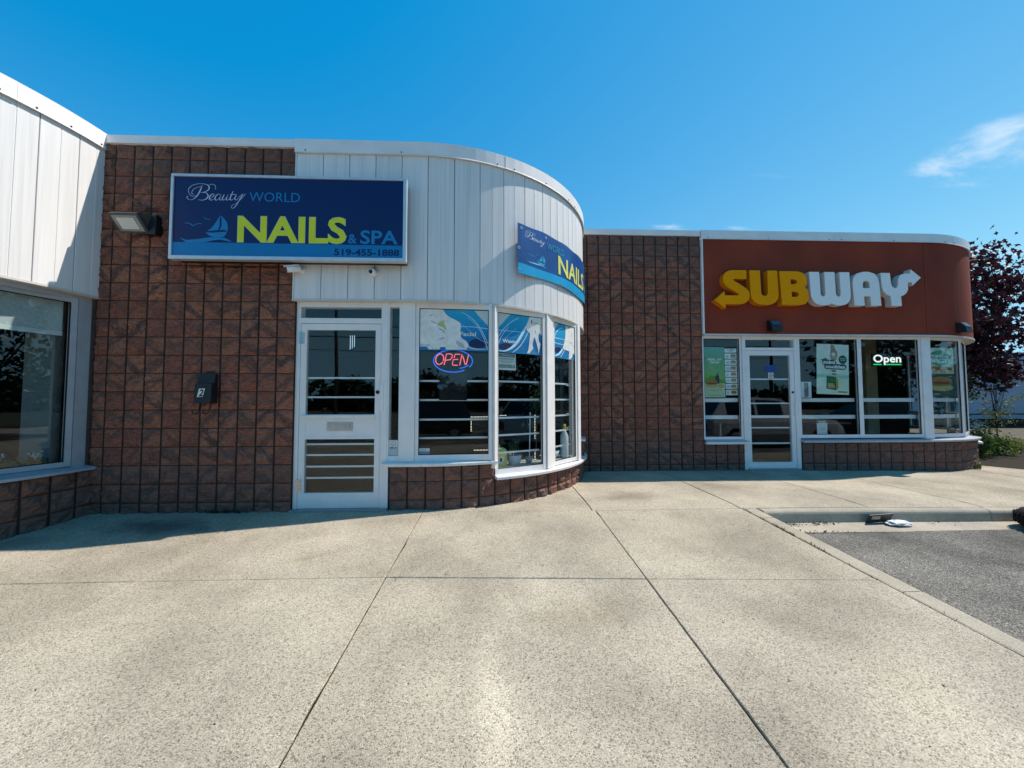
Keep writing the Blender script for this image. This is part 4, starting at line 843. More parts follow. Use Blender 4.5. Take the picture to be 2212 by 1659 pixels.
m = MB().obox(a+d*0.08+Vector((0, 0, 0.036)), d*0.075, d.cross(Vector((0, 0, 1))).normalized()*0.032, Vector((0, 0, 0.003))); m.build('sun_hood', white, cam1)
cam2 = empty('turret_camera', (-1.41, 4.16, 2.64), 'white ball security camera on white fascia below the navy sign', 'camera')
m = MB().lathe((-1.40, D1-0.042, 2.67), [(0, 0), (0.05, 0), (0.052, -0.025), (0.045, -0.045)], 20, axis='Y'); m.build('base', white, cam2, smooth=True)
m = MB(); c2 = Vector((-1.405, D1-0.085, 2.663)); m.lathe(c2, [(0.0, 0.036)] + [(0.043*math.sin(t), 0.043*math.cos(t)) for t in lin(0.4, math.pi, 9)], 20, axis='Y'); m.build('ball', white, cam2, smooth=True)
d = Vector((-0.25, -0.9, -0.15)).normalized(); m = MB().tube([c2+d*0.03, c2+d*0.0445], [0.026, 0.02], 14); m.build('lens', black, cam2)
m = MB().tube([c2+d*0.04, c2+d*0.0465], [0.011, 0.008], 10); m.build('lens_glass', flat('lens_dark', (0.02, 0.02, 0.025), 0.1, 0.1, spec=0.8), cam2)

# ------------------------------------------------------------------ raised letters on the red fascia
lt = empty('channel_letter_sign', (5.6, 6.2, 2.79), 'raised yellow and white arrow lettering on the rust red fascia', 'sign')
GL = {
 'S': ([(410,138),(275,138),(240,145),(212,163),(193,190),(186,225),(192,255),(208,285),(230,304),(330,366),(335,375),(328,384),(200,384),(200,345),(103,432),(207,512),(207,470),(345,470),(385,461),(415,440),(433,410),(437,380),(430,346),(405,314),(292,240),(285,230),(292,223),(410,223)], []),
 'U': ([(440,138),(538,138),(545,360),(553,378),(577,388),(600,379),(610,360),(610,138),(702,138),(711,370),(704,412),(680,447),(645,467),(600,474),(560,474),(512,465),(475,442),(452,408),(445,370)], []),
 'B': ([(723,142),(900,142),(945,156),(975,188),(988,235),(980,275),(965,300),(990,330),(1003,375),(995,422),(965,460),(915,473),(740,473)], [[(828,222),(868,222),(888,232),(892,247),(886,260),(868,268),(830,268)], [(835,342),(880,342),(898,352),(904,367),(898,383),(880,393),(837,393)]]),
 'W': ([(1008,145),(1105,145),(1112,360),(1121,381),(1137,388),(1152,381),(1159,360),(1155,145),(1252,145),(1258,360),(1267,381),(1283,388),(1299,381),(1306,360),(1300,145),(1395,145),(1403,370),(1394,420),(1362,459),(1312,474),(1270,474),(1232,463),(1215,452),(1198,463),(1160,474),(1108,473),(1062,456),(1031,418),(1018,370)], []),
 'A': ([(1435,473),(1424,245),(1436,195),(1470,156),(1528,138),(1585,138),(1640,156),(1672,195),(1682,248),(1695,473),(1595,473),(1592,381),(1530,381),(1533,473)], [[(1523,300),(1523,250),(1532,233),(1555,226),(1577,233),(1587,250),(1588,300)]]),
 'Y': ([(1700,147),(1790,147),(1800,262),(1811,286),(1835,298),(1857,286),(1865,258),(1868,218),(1880,182),(1905,158),(1942,150),(1990,150),(1993,107),(2093,190),(2005,272),(2003,236),(1965,237),(1960,265),(1962,308),(1945,344),(1915,368),(1890,378),(1893,473),(1795,473),(1788,378),(1750,361),(1718,324),(1706,272)], [])}
yel = flat('letter_yellow', (0.97, 0.335, 0.0), 0.6, 0.04, 3, spec=0.08); wht = flat('letter_white', (0.90, 0.87, 0.83), 0.55, 0.06, 90, spec=0.15)
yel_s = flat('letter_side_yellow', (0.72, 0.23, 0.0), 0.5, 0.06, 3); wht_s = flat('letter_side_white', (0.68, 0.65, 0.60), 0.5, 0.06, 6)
for k, (ch, (out_, hol)) in enumerate(GL.items()):
    cv = lambda p: (3.744+0.001884*(p[0]-103), 2.866+0.001798*(473-p[1]))
    o = [cv(p) for p in out_]; h = [[cv(p) for p in q] for q in hol]
    body = MB().prism(o, h, face_map(D2-0.048), 0.0, 0.108).build('letter', yel_s if k < 3 else wht_s, lt)
    body['label'] = 'yellow raised letter ' + ch if k < 3 else 'white raised letter ' + ch
    shape('letter_face', o, face_map(D2-0.048), 0.1095, yel if k < 3 else wht, body, holes=h)
def wall_pack(pos, t, label):
    e = empty('wall_light', pos, label, 'light', 'black wall lights over the sandwich shop windows'); c_, s_ = math.cos(t), math.sin(t)
    mp = lambda x, y, z: (pos[0]+x*c_+y*s_, pos[1]+x*s_-y*c_, pos[2]+z)      # x along wall, y outwards
    m = MB(); prof = [(0, 0), (0, 0.19), (0.06, 0.19), (0.12, 0.10), (0.135, 0.0)]
    m.prism(prof, (), lambda y, z, d: mp(d, y, z), -0.095, 0.095); m.build('housing', black, e, bevel=0.006)
    m = MB(); m.add([mp(-0.075, 0.0665, 0.184), mp(0.075, 0.0665, 0.184), mp(0.075, 0.1235, 0.106), mp(-0.075, 0.1235, 0.106)], [(0, 1, 2, 3)]); m.build('lens', flat('pack_lens', (0.05, 0.055, 0.06), 0.2, 0.1, spec=0.6), e, fix=False)
wall_pack((4.83, D2-0.05, 2.415), 0.0, 'black wall light above the sandwich shop door')
s_ = 0.62; wall_pack((*P2.pt(s_, 0.05), 2.42), P2.ang(s_), 'black wall light on the curved right end of the red fascia')

# ------------------------------------------------------------------ window dressing of the salon
MA, MBm, MC = chord_map(A0, A1, -0.012), chord_map(B0, B1, -0.012), chord_map(C0, C1, -0.012)      # vinyl on the outer face of the glass
LA, LB, LC = [(Vector(c)-Vector(a)).length for a, c in ((A0, A1), (B0, B1), (C0, C1))]
ramp_print('valance_blue', [(0, (0.01, 0.20, 0.42)), (0.25, (0.008, 0.16, 0.40)), (0.55, (0.008, 0.27, 0.52)), (1, (0.015, 0.38, 0.62))], 'V', 0.5, 0.35, 2.2, (0.20, 0.45, 0.62))
petal = flat('print_petal', (0.80, 0.79, 0.74), 0.55, 0.16, 16); beige = flat('print_beige', (0.58, 0.62, 0.58), 0.55, 0.1, 8); swirl = flat('print_swirl', (0.55, 0.80, 0.92), 0.5, 0.1, 8)
dnavy = flat('print_deep', (0.006, 0.022, 0.09), 0.5, 0.1, 8); pist = flat('print_pistil', (0.50, 0.52, 0.20), 0.5, 0.15, 30); cream = flat('print_cream', (0.76, 0.77, 0.66), 0.5, 0.05); dkline = flat('print_dark_line', (0.05, 0.055, 0.05), 0.5, 0.1)
shade_p = flat('print_petal_grey', (0.45, 0.49, 0.50), 0.55, 0.12, 16)
def pA(p): q = ((p[0]-410)*0.00057, 2.285-(p[1]-40-(p[0]-410)*0.030)*0.000548); return q + ((p[2]*0.00056,) if len(p) > 2 else ())
def pB(p):
    s_ = (p[0]-355)/920; t = 120+125*s_; b_ = 970+55*s_; q = (s_*LB, 2.285-(p[1]-t)/(b_-t)*0.485); return q + ((p[2]*0.00062,) if len(p) > 2 else ())
def pC(p):
    s_ = (p[0]-1520)/425; t = 305+120*s_; b_ = 1055+65*s_; q = (s_*LC, 2.285-(p[1]-t)/(b_-t)*0.485); return q + ((p[2]*0.0008,) if len(p) > 2 else ())
def clampx(pts, L): return [(max(0.002, min(L-0.002, p[0])), max(1.803, min(2.283, p[1])), *p[2:]) for p in pts]
def valance(label, M, L, px, white_shapes, beiges, darks, lines, word, wbox, extra=()):
    o = empty('window_valance', M(L/2, 1.80, 0), label, 'poster'); sh = sheet_uv('sheet', 0.002, L-0.002, 1.80, 2.286, M, MAT['valance_blue'], o, 6, wave=0.0)
    if darks: shapes('print', [clampx([px(p) for p in s_], L) for s_ in darks], M, 0.0006, dnavy, o)
    shapes('print', [clampx([px(p) for p in s_], L) for s_ in beiges], M, 0.0010, beige, o)
    strokes('print', [clampx(spline([px(p) for p in l], 5), L) for l in lines], 0, M, 0.0014, swirl, o, 1)
    shapes('print', [clampx([px(p) for p in s_], L) for s_ in white_shapes], M, 0.0030, petal, o)
    for polys, mt in extra: shapes('print', [clampx([px(p) for p in s_], L) for s_ in polys], M, 0.0034, mt, o)
    a, c = px(wbox[0]), px(wbox[1]); letters('lettering', word, (a[0], c[0], c[1], a[1]), M, 0.0040, cream, o, bold=0.02)
    return o
FLOWER = [(405,35),(885,60),(900,90),(935,155),(985,205),(1040,240),(1130,285),(1215,335),(1245,385),(1250,430),(1238,520),(1222,590),(1240,640),(1272,690),(1345,735),(1385,790),(1405,850),(1380,905),(1340,930),(940,925),(932,865),(830,868),(815,915),(600,912),(585,885),(555,858),(615,860),(618,800),(520,805),(405,790)]
valance('blue lily valance reading Facial hung in the first salon window', MA, LA, pA, [FLOWER], [[(1520,88),(1830,98),(1830,430),(1700,300),(1600,190)], [(405,800),(618,805),(615,855),(405,850)]],
        [ellipse(1600, 800, 190, 105, 24)],
        [[(1250,115,6),(1420,215,10),(1560,350,12),(1680,540,12),(1800,800,12)], [(1380,235,5),(1520,350,8),(1640,520,10),(1720,700,12),(1800,940,18)], [(1250,435,12),(1500,442,12),(1820,490,12)], [(1240,360,4),(1420,520,5),(1590,690,7),(1800,800,8)], [(1385,850,10),(1470,905,20),(1640,925,14),(1815,930,8)]],
        'Facial', ((1228,545),(1556,645)),
        [([[(765,395),(800,335),(850,310),(912,288),(900,345),(930,410),(955,470),(935,510),(890,450),(830,420)]], pist), ([[(795,470),(850,480),(900,520),(922,590),(905,560),(870,505),(800,482)], [(640,300),(760,360),(755,368),(640,310)], [(620,195),(675,160),(670,172),(628,202)], [(745,210),(760,200),(755,225),(742,222)], [(735,900),(755,860),(745,905)], [(660,885),(700,890),(680,900)]], dkline), ([[(790,700),(860,665),(905,640),(900,690),(840,720)], [(1150,720),(1290,800),(1330,900),(1230,880),(1150,800)]], shade_p)])
LEGS = [(1000,215),(1285,242),(1285,620),(1205,560),(1188,640),(1198,730),(1238,790),(1228,830),(1200,970),(1186,985),(1180,900),(1150,780),(1108,640),(1078,705),(1058,800),(1080,880),(1000,985),(940,988),(975,905),(998,700),(1010,565),(960,520),(905,460),(955,330)]
valance('blue lily valance reading Waxing hung in the second salon window', MBm, LB, pB, [LEGS], [[(350,122),(610,155),(520,260),(440,360),(350,450)]], [ellipse(500, 850, 150, 70, 20)],
        [[(365,650,10),(430,530,12),(520,420,12),(640,310,12),(780,240,6)], [(372,770,8),(420,650,10),(480,540,10),(570,430,8)], [(360,500,10),(600,520,10),(840,545,8)], [(470,700,5),(580,590,5),(730,450,4)], [(370,935,10),(480,945,22),(600,890,44),(720,780,60),(820,620,58),(900,470,50),(960,380,30)], [(640,975,10),(740,900,18),(840,780,18),(920,640,16),(990,500,12)]],
        'Waxing', ((445,690),(755,805)), [([[(1060,360),(1150,340),(1275,380),(1275,402),(1150,372)]], pist), ([[(1040,275),(1058,300),(1048,370),(1030,340)], [(1118,500),(1132,520),(1125,590)]], dkline)])
valance('blue lily valance reading Pedicure hung in the right salon window', MC, LC, pC, [[(1755,375),(1960,430),(1960,1020),(1905,960),(1888,1050),(1840,1112),(1812,1085),(1828,930),(1690,870),(1745,640)]], [[(1515,305),(1610,335),(1560,420),(1520,540)]], [ellipse(1600, 900, 75, 60, 16)],
        [[(1530,650,12),(1560,540,14),(1620,460,16),(1690,430,10)], [(1525,640,12),(1740,680,8)], [(1540,1020,20),(1620,980,40),(1690,880,40)], [(1650,1050,12),(1700,960,14),(1730,890,12)]],
        'Pedicure', ((1532,735),(1735,805)), [([[(1765,385),(1860,410),(1840,450),(1800,430)]], pist), ([[(1940,680),(1900,740),(1830,745),(1890,755)]], dkline)])
# neon sign
pink = emis('neon_pink', (1.0, 0.13, 0.20), 0.75); blue = emis('neon_blue', (0.02, 0.16, 1.0), 0.6)
neon = empty('neon_sign', MA(0.386, 1.55, 0), 'pink neon OPEN inside a blue oval hung in the first salon window', 'neon sign')
MN = chord_map(A0, A1, 0.04)
pn = lambda p: MN((p[0]-700)/810*0.46+0.156, 1.81-(p[1]-920)/440*0.26, 0)
m = MB(); m.tube([pn((1105+400*math.cos(t), 1135+222*math.sin(t))) for t in lin(0.95, 0.95+2*math.pi-0.38, 44)], 0.0065, 8); m.build('oval_tube', blue, neon, smooth=True)
m = MB(); m.tube([pn((1240, 1282)), pn((1330, 1262)), pn((1420, 1215))], 0.006, 8); m.build('oval_tube', blue, neon, smooth=True)
NEO = {'O': [[(830+80*math.cos(t)-40*math.sin(t)*0.35*-1*-1, 1102+105*math.sin(t)) for t in lin(0.5, 2*math.pi+0.3, 26)]], 'P': [[(922,1215),(945,1100),(968,995),(1050,992),(1085,1010),(1085,1060),(1050,1108),(950,1122)]], 'E': [[(1250,998),(1145,998),(1125,1075)], [(1210,1100),(1110,1105),(1088,1190),(1100,1218),(1200,1220)]], 'N': [[(1240,1220),(1285,1000),(1310,1050),(1355,1205),(1375,1205),(1425,1000)]]}
for ch, ls in NEO.items():
    m = MB(); [m.tube([pn(p) for p in l], 0.0062, 8) for l in ls]; m.build('letter_tube', pink, neon, smooth=True)
shb = empty('hanging_board', MA(0.39, 1.22, -0.03), 'black board hanging inside the window right below the neon sign', 'board')
M5 = chord_map(A0, A1, 0.065); shape('board', [(0.225, 1.22), (0.55, 1.22), (0.55, 1.585), (0.225, 1.585)], M5, 0.01, black_matte, shb, d0=0.0); strokes('cord', [[(0.26, 1.58), (0.26, 1.8), (0.26, 2.28)], [(0.52, 1.58), (0.52, 1.8), (0.52, 2.28)]], 0.003, M5, 0.005, black_matte, shb)
# papers and stickers
paper = flat('paper', (0.70, 0.74, 0.74), 0.6, 0.05, 12); grey_ink = flat('ink_grey', (0.22, 0.29, 0.29), 0.6, 0.08); pale_ink = flat('ink_pale', (0.40, 0.47, 0.47), 0.6, 0.05); blue_ink = flat('ink_blue', (0.02, 0.22, 0.45), 0.5, 0.05)
def rect(x0, x1, z0, z1): return [(x0, z0), (x1, z0), (x1, z1), (x0, z1)]
def notice(label, M, x0, x1, z0, z1, blocks, cat='notice'):
    o = empty('notice', M((x0+x1)/2, z0, 0), label, cat); shape('sheet', rect(x0, x1, z0, z1), M, 0.001, paper, o, d0=0.0)
    for mt, rs in blocks: shapes('print', [rect(x0+(x1-x0)*a, x0+(x1-x0)*b_, z0+(z1-z0)*c_, z0+(z1-z0)*d_) for a, b_, c_, d_ in rs], M, 0.0022, mt, o)
    return o
M1 = chord_map(B0, B1, 0.012)
notice('green and white printed notice taped below the Waxing valance', M1, 0.004, 0.268, 1.59, 1.794, [(grey_ink, [(0.03,0.95,0.78,0.96), (0.03,0.95,0.12,0.34)]), (pale_ink, [(0.08,0.9,0.67,0.71), (0.2,0.85,0.62,0.65), (0.15,0.8,0.53,0.555), (0.15,0.85,0.47,0.495), (0.2,0.75,0.41,0.435)]), (paper, [(0.25,0.8,0.85,0.89), (0.78,0.92,0.17,0.3)])])
M2 = face_map(YD-0.004)
sm = notice('small white smiley face sticker low in the sidelight beside salon door', M2, -1.235, -1.137, 0.592, 0.766, [(pale_ink, [(0.06,0.94,0.33,0.40), (0.06,0.94,0.21,0.28), (0.06,0.94,0.08,0.15)])], 'sticker')
letters('lettering', 'SMILE!', (-1.228, -1.144, 0.668, 0.690), M2, 0.0024, dkline, sm, bold=0.02)
v, f = ribbon2d([(-1.186+0.026*math.cos(t), 0.727+0.026*math.sin(t)) for t in lin(0, 2*math.pi, 22)], 0.003); m = MB(); m.add([M2(x, z, 0.0024) for x, z in v], f)
v, f = ribbon2d([(-1.186+0.015*math.cos(t), 0.727+0.015*math.sin(t)) for t in lin(math.pi*1.15, math.pi*1.85, 8)], 0.003); m.add([M2(x, z, 0.0024) for x, z in v], f); m.prism(ellipse(-1.195, 0.735, 0.003, 0.004, 8), (), M2, None, 0.0024); m.prism(ellipse(-1.177, 0.735, 0.003, 0.004, 8), (), M2, None, 0.0024); m.build('smiley', dkline, sm, fix=False)
notice('small blue and white sticker at the foot of first salon window', chord_map(A0, A1, 0.012), 0.004, 0.125, 0.598, 0.668, [(blue_ink, [(0.0,1.0,0.0,0.5)]), (pale_ink, [(0.2,0.7,0.62,0.8)])], 'sticker')
# things standing on the display shelf behind the second and third window
MSh = chord_map(B0, B1, 0.16); MSc = chord_map(C0, C1, 0.16)
sh = MB().strip(P1, [(-0.09, 0.365), (-0.09, 0.395), (-0.55, 0.395), (-0.55, 0.365)], lin(P1.s_at(0.0), 3.3, 14)).build('display_shelf', flat('shelf_white', (0.5, 0.5, 0.48), 0.5, 0.1), salon)
jug = empty('plastic_jug', MSh(0.105, 0.396, 0), 'pale yellow plastic jug on the sill of the second salon window', 'jug')
jm = flat('jug_yellow', (0.62, 0.60, 0.20), 0.35, 0.06); c = Vector(MSh(0.105, 0.396, 0))
m = MB(); e = (Vector(MSh(1, 0, 0))-Vector(MSh(0, 0, 0))); nn = Vector((e.y, -e.x, 0)); oct_ = lambda rx, ry, z: [c+e*rx*math.copysign(abs(math.cos(t))**0.5, math.cos(t))+nn*ry*math.copysign(abs(math.sin(t))**0.5, math.sin(t))+Vector((0, 0, z)) for t in lin(0, 2*math.pi, 16)[:-1]]
rings = [oct_(0.095, 0.05, 0), oct_(0.105, 0.06, 0.01), oct_(0.105, 0.06, 0.17), oct_(0.095, 0.055, 0.21), oct_(0.06, 0.04, 0.235), oct_(0.03, 0.03, 0.24)]
m.add([p for r_ in rings for p in r_], [(i*16+j, i*16+(j+1) % 16, (i+1)*16+(j+1) % 16, (i+1)*16+j) for i in range(5) for j in range(16)] + [tuple(range(80, 96))]).build('body', jm, jug, smooth=True)
m = MB(); m.tube([c+Vector((0, 0, 0.235)), c+Vector((0, 0, 0.262))], 0.022, 12); m.build('cap', jm, jug)
m = MB(); m.obox(c+nn*0.0615+Vector((0, 0, 0.085)), e*0.035, nn*0.0006, Vector((0, 0, 0.04))); lb = m.build('label', paper, jug); m = MB(); m.obox(c+nn*0.0625+Vector((0, 0, 0.09)), e*0.016, nn*0.0006, Vector((0, 0, 0.022))); m.build('label_print', dkline, jug)
def pot(label, M, x, r, h, mat_, inset=0.0, name='plant_pot', plant=None, z=0.396):
    o = empty(name, M(x, z, inset), label, 'plant' if plant else 'pot'); c_ = Vector(M(x, z, inset))
    MB().lathe(c_, [(0.0, 0.0), (r*0.62, 0.0), (r*0.85, h*0.35), (r, h), (r*0.93, h), (r*0.86, h*0.9), (0.0, h*0.88)], 22).build('pot', mat_, o, smooth=True)
    if plant: plant(o, c_+Vector((0, 0, h*0.85)))
    return o
green_l = leaf_mat('leaf_house', (0.02, 0.06, 0.018), (0.05, 0.12, 0.035), 0.2); stem_m = flat('stem_green', (0.10, 0.13, 0.05), 0.6, 0.1)
def leaf_quads(rr, pts, size, aspect=0.5, droop=0.3):
    """pointed leaves folded along the middle: six-sided, as islands of one mesh"""
    vs = []; fs = []
    for p in pts:
        p = Vector(p); d = Vector((rr.uniform(-1, 1), rr.uniform(-1, 1), rr.uniform(-1, 1)-droop)).normalized(); s_ = d.cross(Vector((rr.uniform(-1, 1), rr.uniform(-1, 1), rr.uniform(-1, 1)))).normalized(); n_ = d.cross(s_)
        l = size*rr.uniform(0.6, 1.25); w = l*aspect; b_ = len(vs)
        vs += [p, p+d*l*0.4+s_*w*0.5+n_*w*0.15, p+d*l, p+d*l*0.4-s_*w*0.5+n_*w*0.15]; fs += [(b_, b_+1, b_+2), (b_, b_+2, b_+3)]
    return vs, fs
def bamboo(o, c_):
    rr = random.Random(3); m = MB(); tips = []
    for k in range(7): a = Vector((rr.uniform(-0.03, 0.03), rr.uniform(-0.02, 0.02), 0)); t = c_+a*1.6+Vector((0, 0, rr.uniform(0.10, 0.17))); m.tube([c_+a, t], 0.006, 6); tips.append(t)
    m.build('stems', stem_m, o); vs, fs = leaf_quads(rr, [t+Vector((rr.gauss(0, 0.02), rr.gauss(0, 0.02), rr.uniform(-0.03, 0.03))) for t in tips for _ in range(9)], 0.075, 0.28, -0.2); MB().add(vs, fs).build('leaves', green_l, o, fix=False)
def leafy(o, c_):
    rr = random.Random(5); m = MB(); m.tube([c_, c_+Vector((0.01, 0, 0.4)), c_+Vector((-0.02, 0.01, 0.75))], 0.008, 6); m.build('stems', stem_m, o)
    vs, fs = leaf_quads(rr, [c_+Vector((rr.gauss(0, 0.07), rr.gauss(0, 0.06), rr.uniform(0.35, 0.9))) for _ in range(170)], 0.075, 0.5, 0.5); MB().add(vs, fs).build('leaves', green_l, o, fix=False)
def cactus(o, c_):
    cm = flat('cactus_green', (0.03, 0.055, 0.03), 0.7, 0.2, 40); m = MB(); m.tube([c_, c_+Vector((0.005, 0, 0.3)), c_+Vector((0, 0, 0.62)), c_+Vector((0, 0, 0.66))], [0.03, 0.036, 0.032, 0.008], 9)
    m.tube([c_+Vector((0, 0, 0.35)), c_+Vector((0.05, 0.04, 0.38)), c_+Vector((0.06, 0.05, 0.55)), c_+Vector((0.06, 0.05, 0.6))], [0.016, 0.02, 0.02, 0.006], 8); m.tube([c_+Vector((0, 0, 0.45)), c_+Vector((-0.04, -0.03, 0.48)), c_+Vector((-0.05, -0.035, 0.6)), c_+Vector((-0.05, -0.035, 0.63))], [0.014, 0.017, 0.017, 0.005], 8); m.build('stem', cm, o, smooth=True)
china = flat('china_white', (0.62, 0.64, 0.64), 0.3, 0.05)
pot('white bowl pot of lucky bamboo on the second salon window sill', MSh, 0.345, 0.10, 0.125, china, -0.02, 'potted_plant', bamboo)
pot('small grey pot beside a tall white stick in second salon window', MSh, 0.555, 0.05, 0.085, flat('pot_grey', (0.30, 0.31, 0.31), 0.5, 0.1))
pot('low wide white bowl on the sill of third salon window', MSc, 0.21, 0.14, 0.11, china, -0.05, 'bowl')
pot('leafy green houseplant at the left of third salon window', MSc, 0.12, 0.06, 0.10, flat('pot_dark', (0.06, 0.05, 0.05), 0.6, 0.1), -0.22, 'potted_plant', leafy)
pot('dark branching cactus in the third salon window', MSc, 0.36, 0.06, 0.35, flat('pot_tall', (0.10, 0.09, 0.09), 0.6, 0.1), -0.16, 'potted_plant', cactus)
stk = MB().tube([MSh(0.545, 0.46, 0.03), MSh(0.56, 1.06, 0.03)], 0.007, 8).build('stick', white); tag(stk, 'tall thin white stick upright in the second salon window', 'stick')
bt = empty('squeeze_bottle', MSc(0.40, 0.396, 0.08), 'white bottle with yellow cap in the third salon window', 'bottle'); c = Vector(MSc(0.40, 0.396, 0.08))
MB().lathe(c, [(0, 0), (0.055, 0), (0.06, 0.02), (0.06, 0.30), (0.03, 0.37), (0.02, 0.40), (0, 0.40)], 18).build('body', china, bt, smooth=True); MB().lathe(c+Vector((0, 0, 0.40)), [(0.024, 0), (0.026, 0.06), (0.012, 0.08), (0, 0.08)], 14).build('cap', flat('cap_yellow', (0.6, 0.45, 0.02), 0.4, 0.05), bt)
bead = emis('bead_light', (1.0, 0.90, 0.72), 2.2); sl_ = empty('string_light', MA(0.7, 1.0, -0.1), 'string of tiny bead lights framing the inside of salon windows', 'string light')
MD, ME = chord_map(A0, A1, 0.13), chord_map(B0, B1, 0.11); pts = [MD(x, 1.018, 0) for x in lin(0.60, 0.80, 11)] + [MD(0.60, z, 0) for z in lin(0.85, 1.0, 8)] + [MD(x, 0.621, 0) for x in lin(0.64, 0.80, 9)] + [ME(x, 1.03, 0) for x in lin(0.02, 0.18, 6)] + [ME(0.62, z, 0) for z in lin(0.72, 1.02, 15)] + [ME(0.62, z, 0) for z in lin(0.45, 0.56, 6)] + [ME(x, 0.575, 0.02) for x in lin(0.24, 0.31, 4)]
m = MB(); [m.lathe(Vector(p), [(0, -0.0045), (0.0045, 0), (0, 0.0045)], 5) for p in pts]; m.build('beads', bead, sl_)
m = MB(); m.tube([MD(0.60, 0.85, -0.006), MD(0.60, 1.018, -0.006), MD(0.80, 1.018, -0.006)], 0.0015, 4); m.tube([ME(0.62, 0.45, -0.006), ME(0.62, 1.02, -0.006)], 0.0015, 4); m.tube([MD(0.64, 0.621, -0.006), MD(0.80, 0.621, -0.006)], 0.0015, 4); m.build('wire', dkline, sl_)
lampo = empty('tube_lamp', (-2.2, 5.6, 1.98), 'three short cold white lamp tubes glowing inside behind the salon door', 'lamp')
for k in range(3): MB().tube([(-2.2+0.03*k, 5.6, 1.98+0.02*k), (-2.2+0.03*k, 5.6, 2.19)], 0.005, 8).build('tube', emis('cold_tube', (0.55, 0.8, 1.0), 0.5), lampo)
MB().box(-2.23, -2.11, 5.58, 5.62, 2.19, 2.458).build('holder', black_matte, lampo)

# ------------------------------------------------------------------ left shop window
BL = chord_map(pl[2], pl[3], 0.07); LL = (Vector(pl[3])-Vector(pl[2])).length
rb = empty('roller_blind', BL(LL/2, 1.91, 0), 'grey green roller blind drawn part way in the left shop window', 'blind')
shape('cloth', rect(0.0, LL-0.02, 1.95, 2.27), BL, 0.002, flat('blind_cloth', (0.40, 0.47, 0.47), 0.8, 0.12, 40), rb, d0=0.0)
shape('hem_bar', rect(0.0, LL-0.02, 1.905, 1.95), BL, 0.01, flat('blind_bar', (0.52, 0.58, 0.58), 0.5, 0.05), rb, d0=-0.008)
rr = random.Random(11); pp = empty('planter', BL(0.6, 0.5, -0.12), 'low dark foliage with white blooms on the left shop window sill', 'plant')
m = MB(); m.strip(P0, [(-0.12, 0.49), (-0.12, 0.56), (-0.34, 0.56), (-0.34, 0.49)], lin(RL*0.9, RL*1.46, 8)); m.build('trough', black_matte, pp)
vs, fs = leaf_quads(rr, [BL(rr.uniform(0, LL-0.05), 0.56+abs(rr.gauss(0, 0.035)), -0.1+rr.gauss(0, 0.05)) for _ in range(420)], 0.07, 0.5, -0.2); MB().add(vs, fs).build('leaves', green_l, pp, fix=False)
for x in (0.62, 0.865):
    c_ = Vector(BL(x, 0.66, -0.08)); m = MB(); vs, fs = leaf_quads(rr, [c_+Vector((rr.gauss(0, 0.022), rr.gauss(0, 0.022), rr.gauss(0, 0.015))) for _ in range(40)], 0.028, 0.7, -0.5); m.add(vs, fs).build('bloom', flat('bloom_white', (0.5, 0.53, 0.52), 0.6, 0.1), pp, fix=False)

# ------------------------------------------------------------------ posters and signs of the sandwich shop
MW = face_map(Y2+0.022)
ramp_print('poster_green', [(0, (0.52, 0.62, 0.42)), (0.27, (0.55, 0.66, 0.40)), (0.285, (0.16, 0.36, 0.03)), (0.5, (0.11, 0.33, 0.03)), (0.75, (0.06, 0.28, 0.10)), (1, (0.07, 0.33, 0.30))], 'V', 0.45, 0.25, 5, (0.35, 0.55, 0.05))
mp_ = empty('window_poster', MW(3.85, 1.26, 0), 'green meal poster with bottle and sandwich in the leftmost sandwich shop window', 'poster', 'sandwich shop posters')
sheet_uv('sheet', 3.662, 4.03, 1.262, 2.156, MW, MAT['poster_green'], mp_)
letters('lettering', 'MEAL OF', (3.72, 3.975, 1.914, 1.958), MW, 0.0015, cream, mp_, bold=0.04); letters('lettering', 'THE DAY', (3.757, 3.94, 1.862, 1.902), MW, 0.0015, cream, mp_, bold=0.04)
bread = flat('print_bread', (0.42, 0.20, 0.06), 0.5, 0.3, 60); bread2 = flat('print_crumb', (0.62, 0.42, 0.18), 0.5, 0.3, 50); fill_ = flat('print_filling', (0.30, 0.06, 0.04), 0.5, 0.4, 80); leafp = flat('print_lettuce', (0.16, 0.30, 0.04), 0.5, 0.3, 80); cola = flat('print_bottle', (0.035, 0.025, 0.04), 0.3, 0.2, 40)
def sub_print(o, M, x0, x1, z0, z1, d=0.0018):
    """printed sandwich: bun, filling, leaf and lower bun"""
    w, h = x1-x0, z1-z0; cx = (x0+x1)/2
    shapes('print', [ellipse(cx, z0+h*0.68, w*0.48, h*0.33, 20, wob=0.04, seed=1)], M, d, bread, o); shapes('print', [ellipse(cx, z0+h*0.27, w*0.5, h*0.27, 20, wob=0.05, seed=2)], M, d+0.0004, bread2, o)
    shapes('print', [ellipse(cx, z0+h*0.50, w*0.49, h*0.15, 24, wob=0.16, seed=3)], M, d+0.0008, leafp, o); shapes('print', [ellipse(cx, z0+h*0.56, w*0.45, h*0.10, 24, wob=0.18, seed=4)], M, d+0.0012, fill_, o)
shapes('print', [[(3.865,1.505),(3.925,1.505),(3.93,1.60),(3.918,1.66),(3.902,1.69),(3.902,1.71),(3.886,1.71),(3.886,1.69),(3.868,1.66),(3.858,1.60)]], MW, 0.0016, cola, mp_)
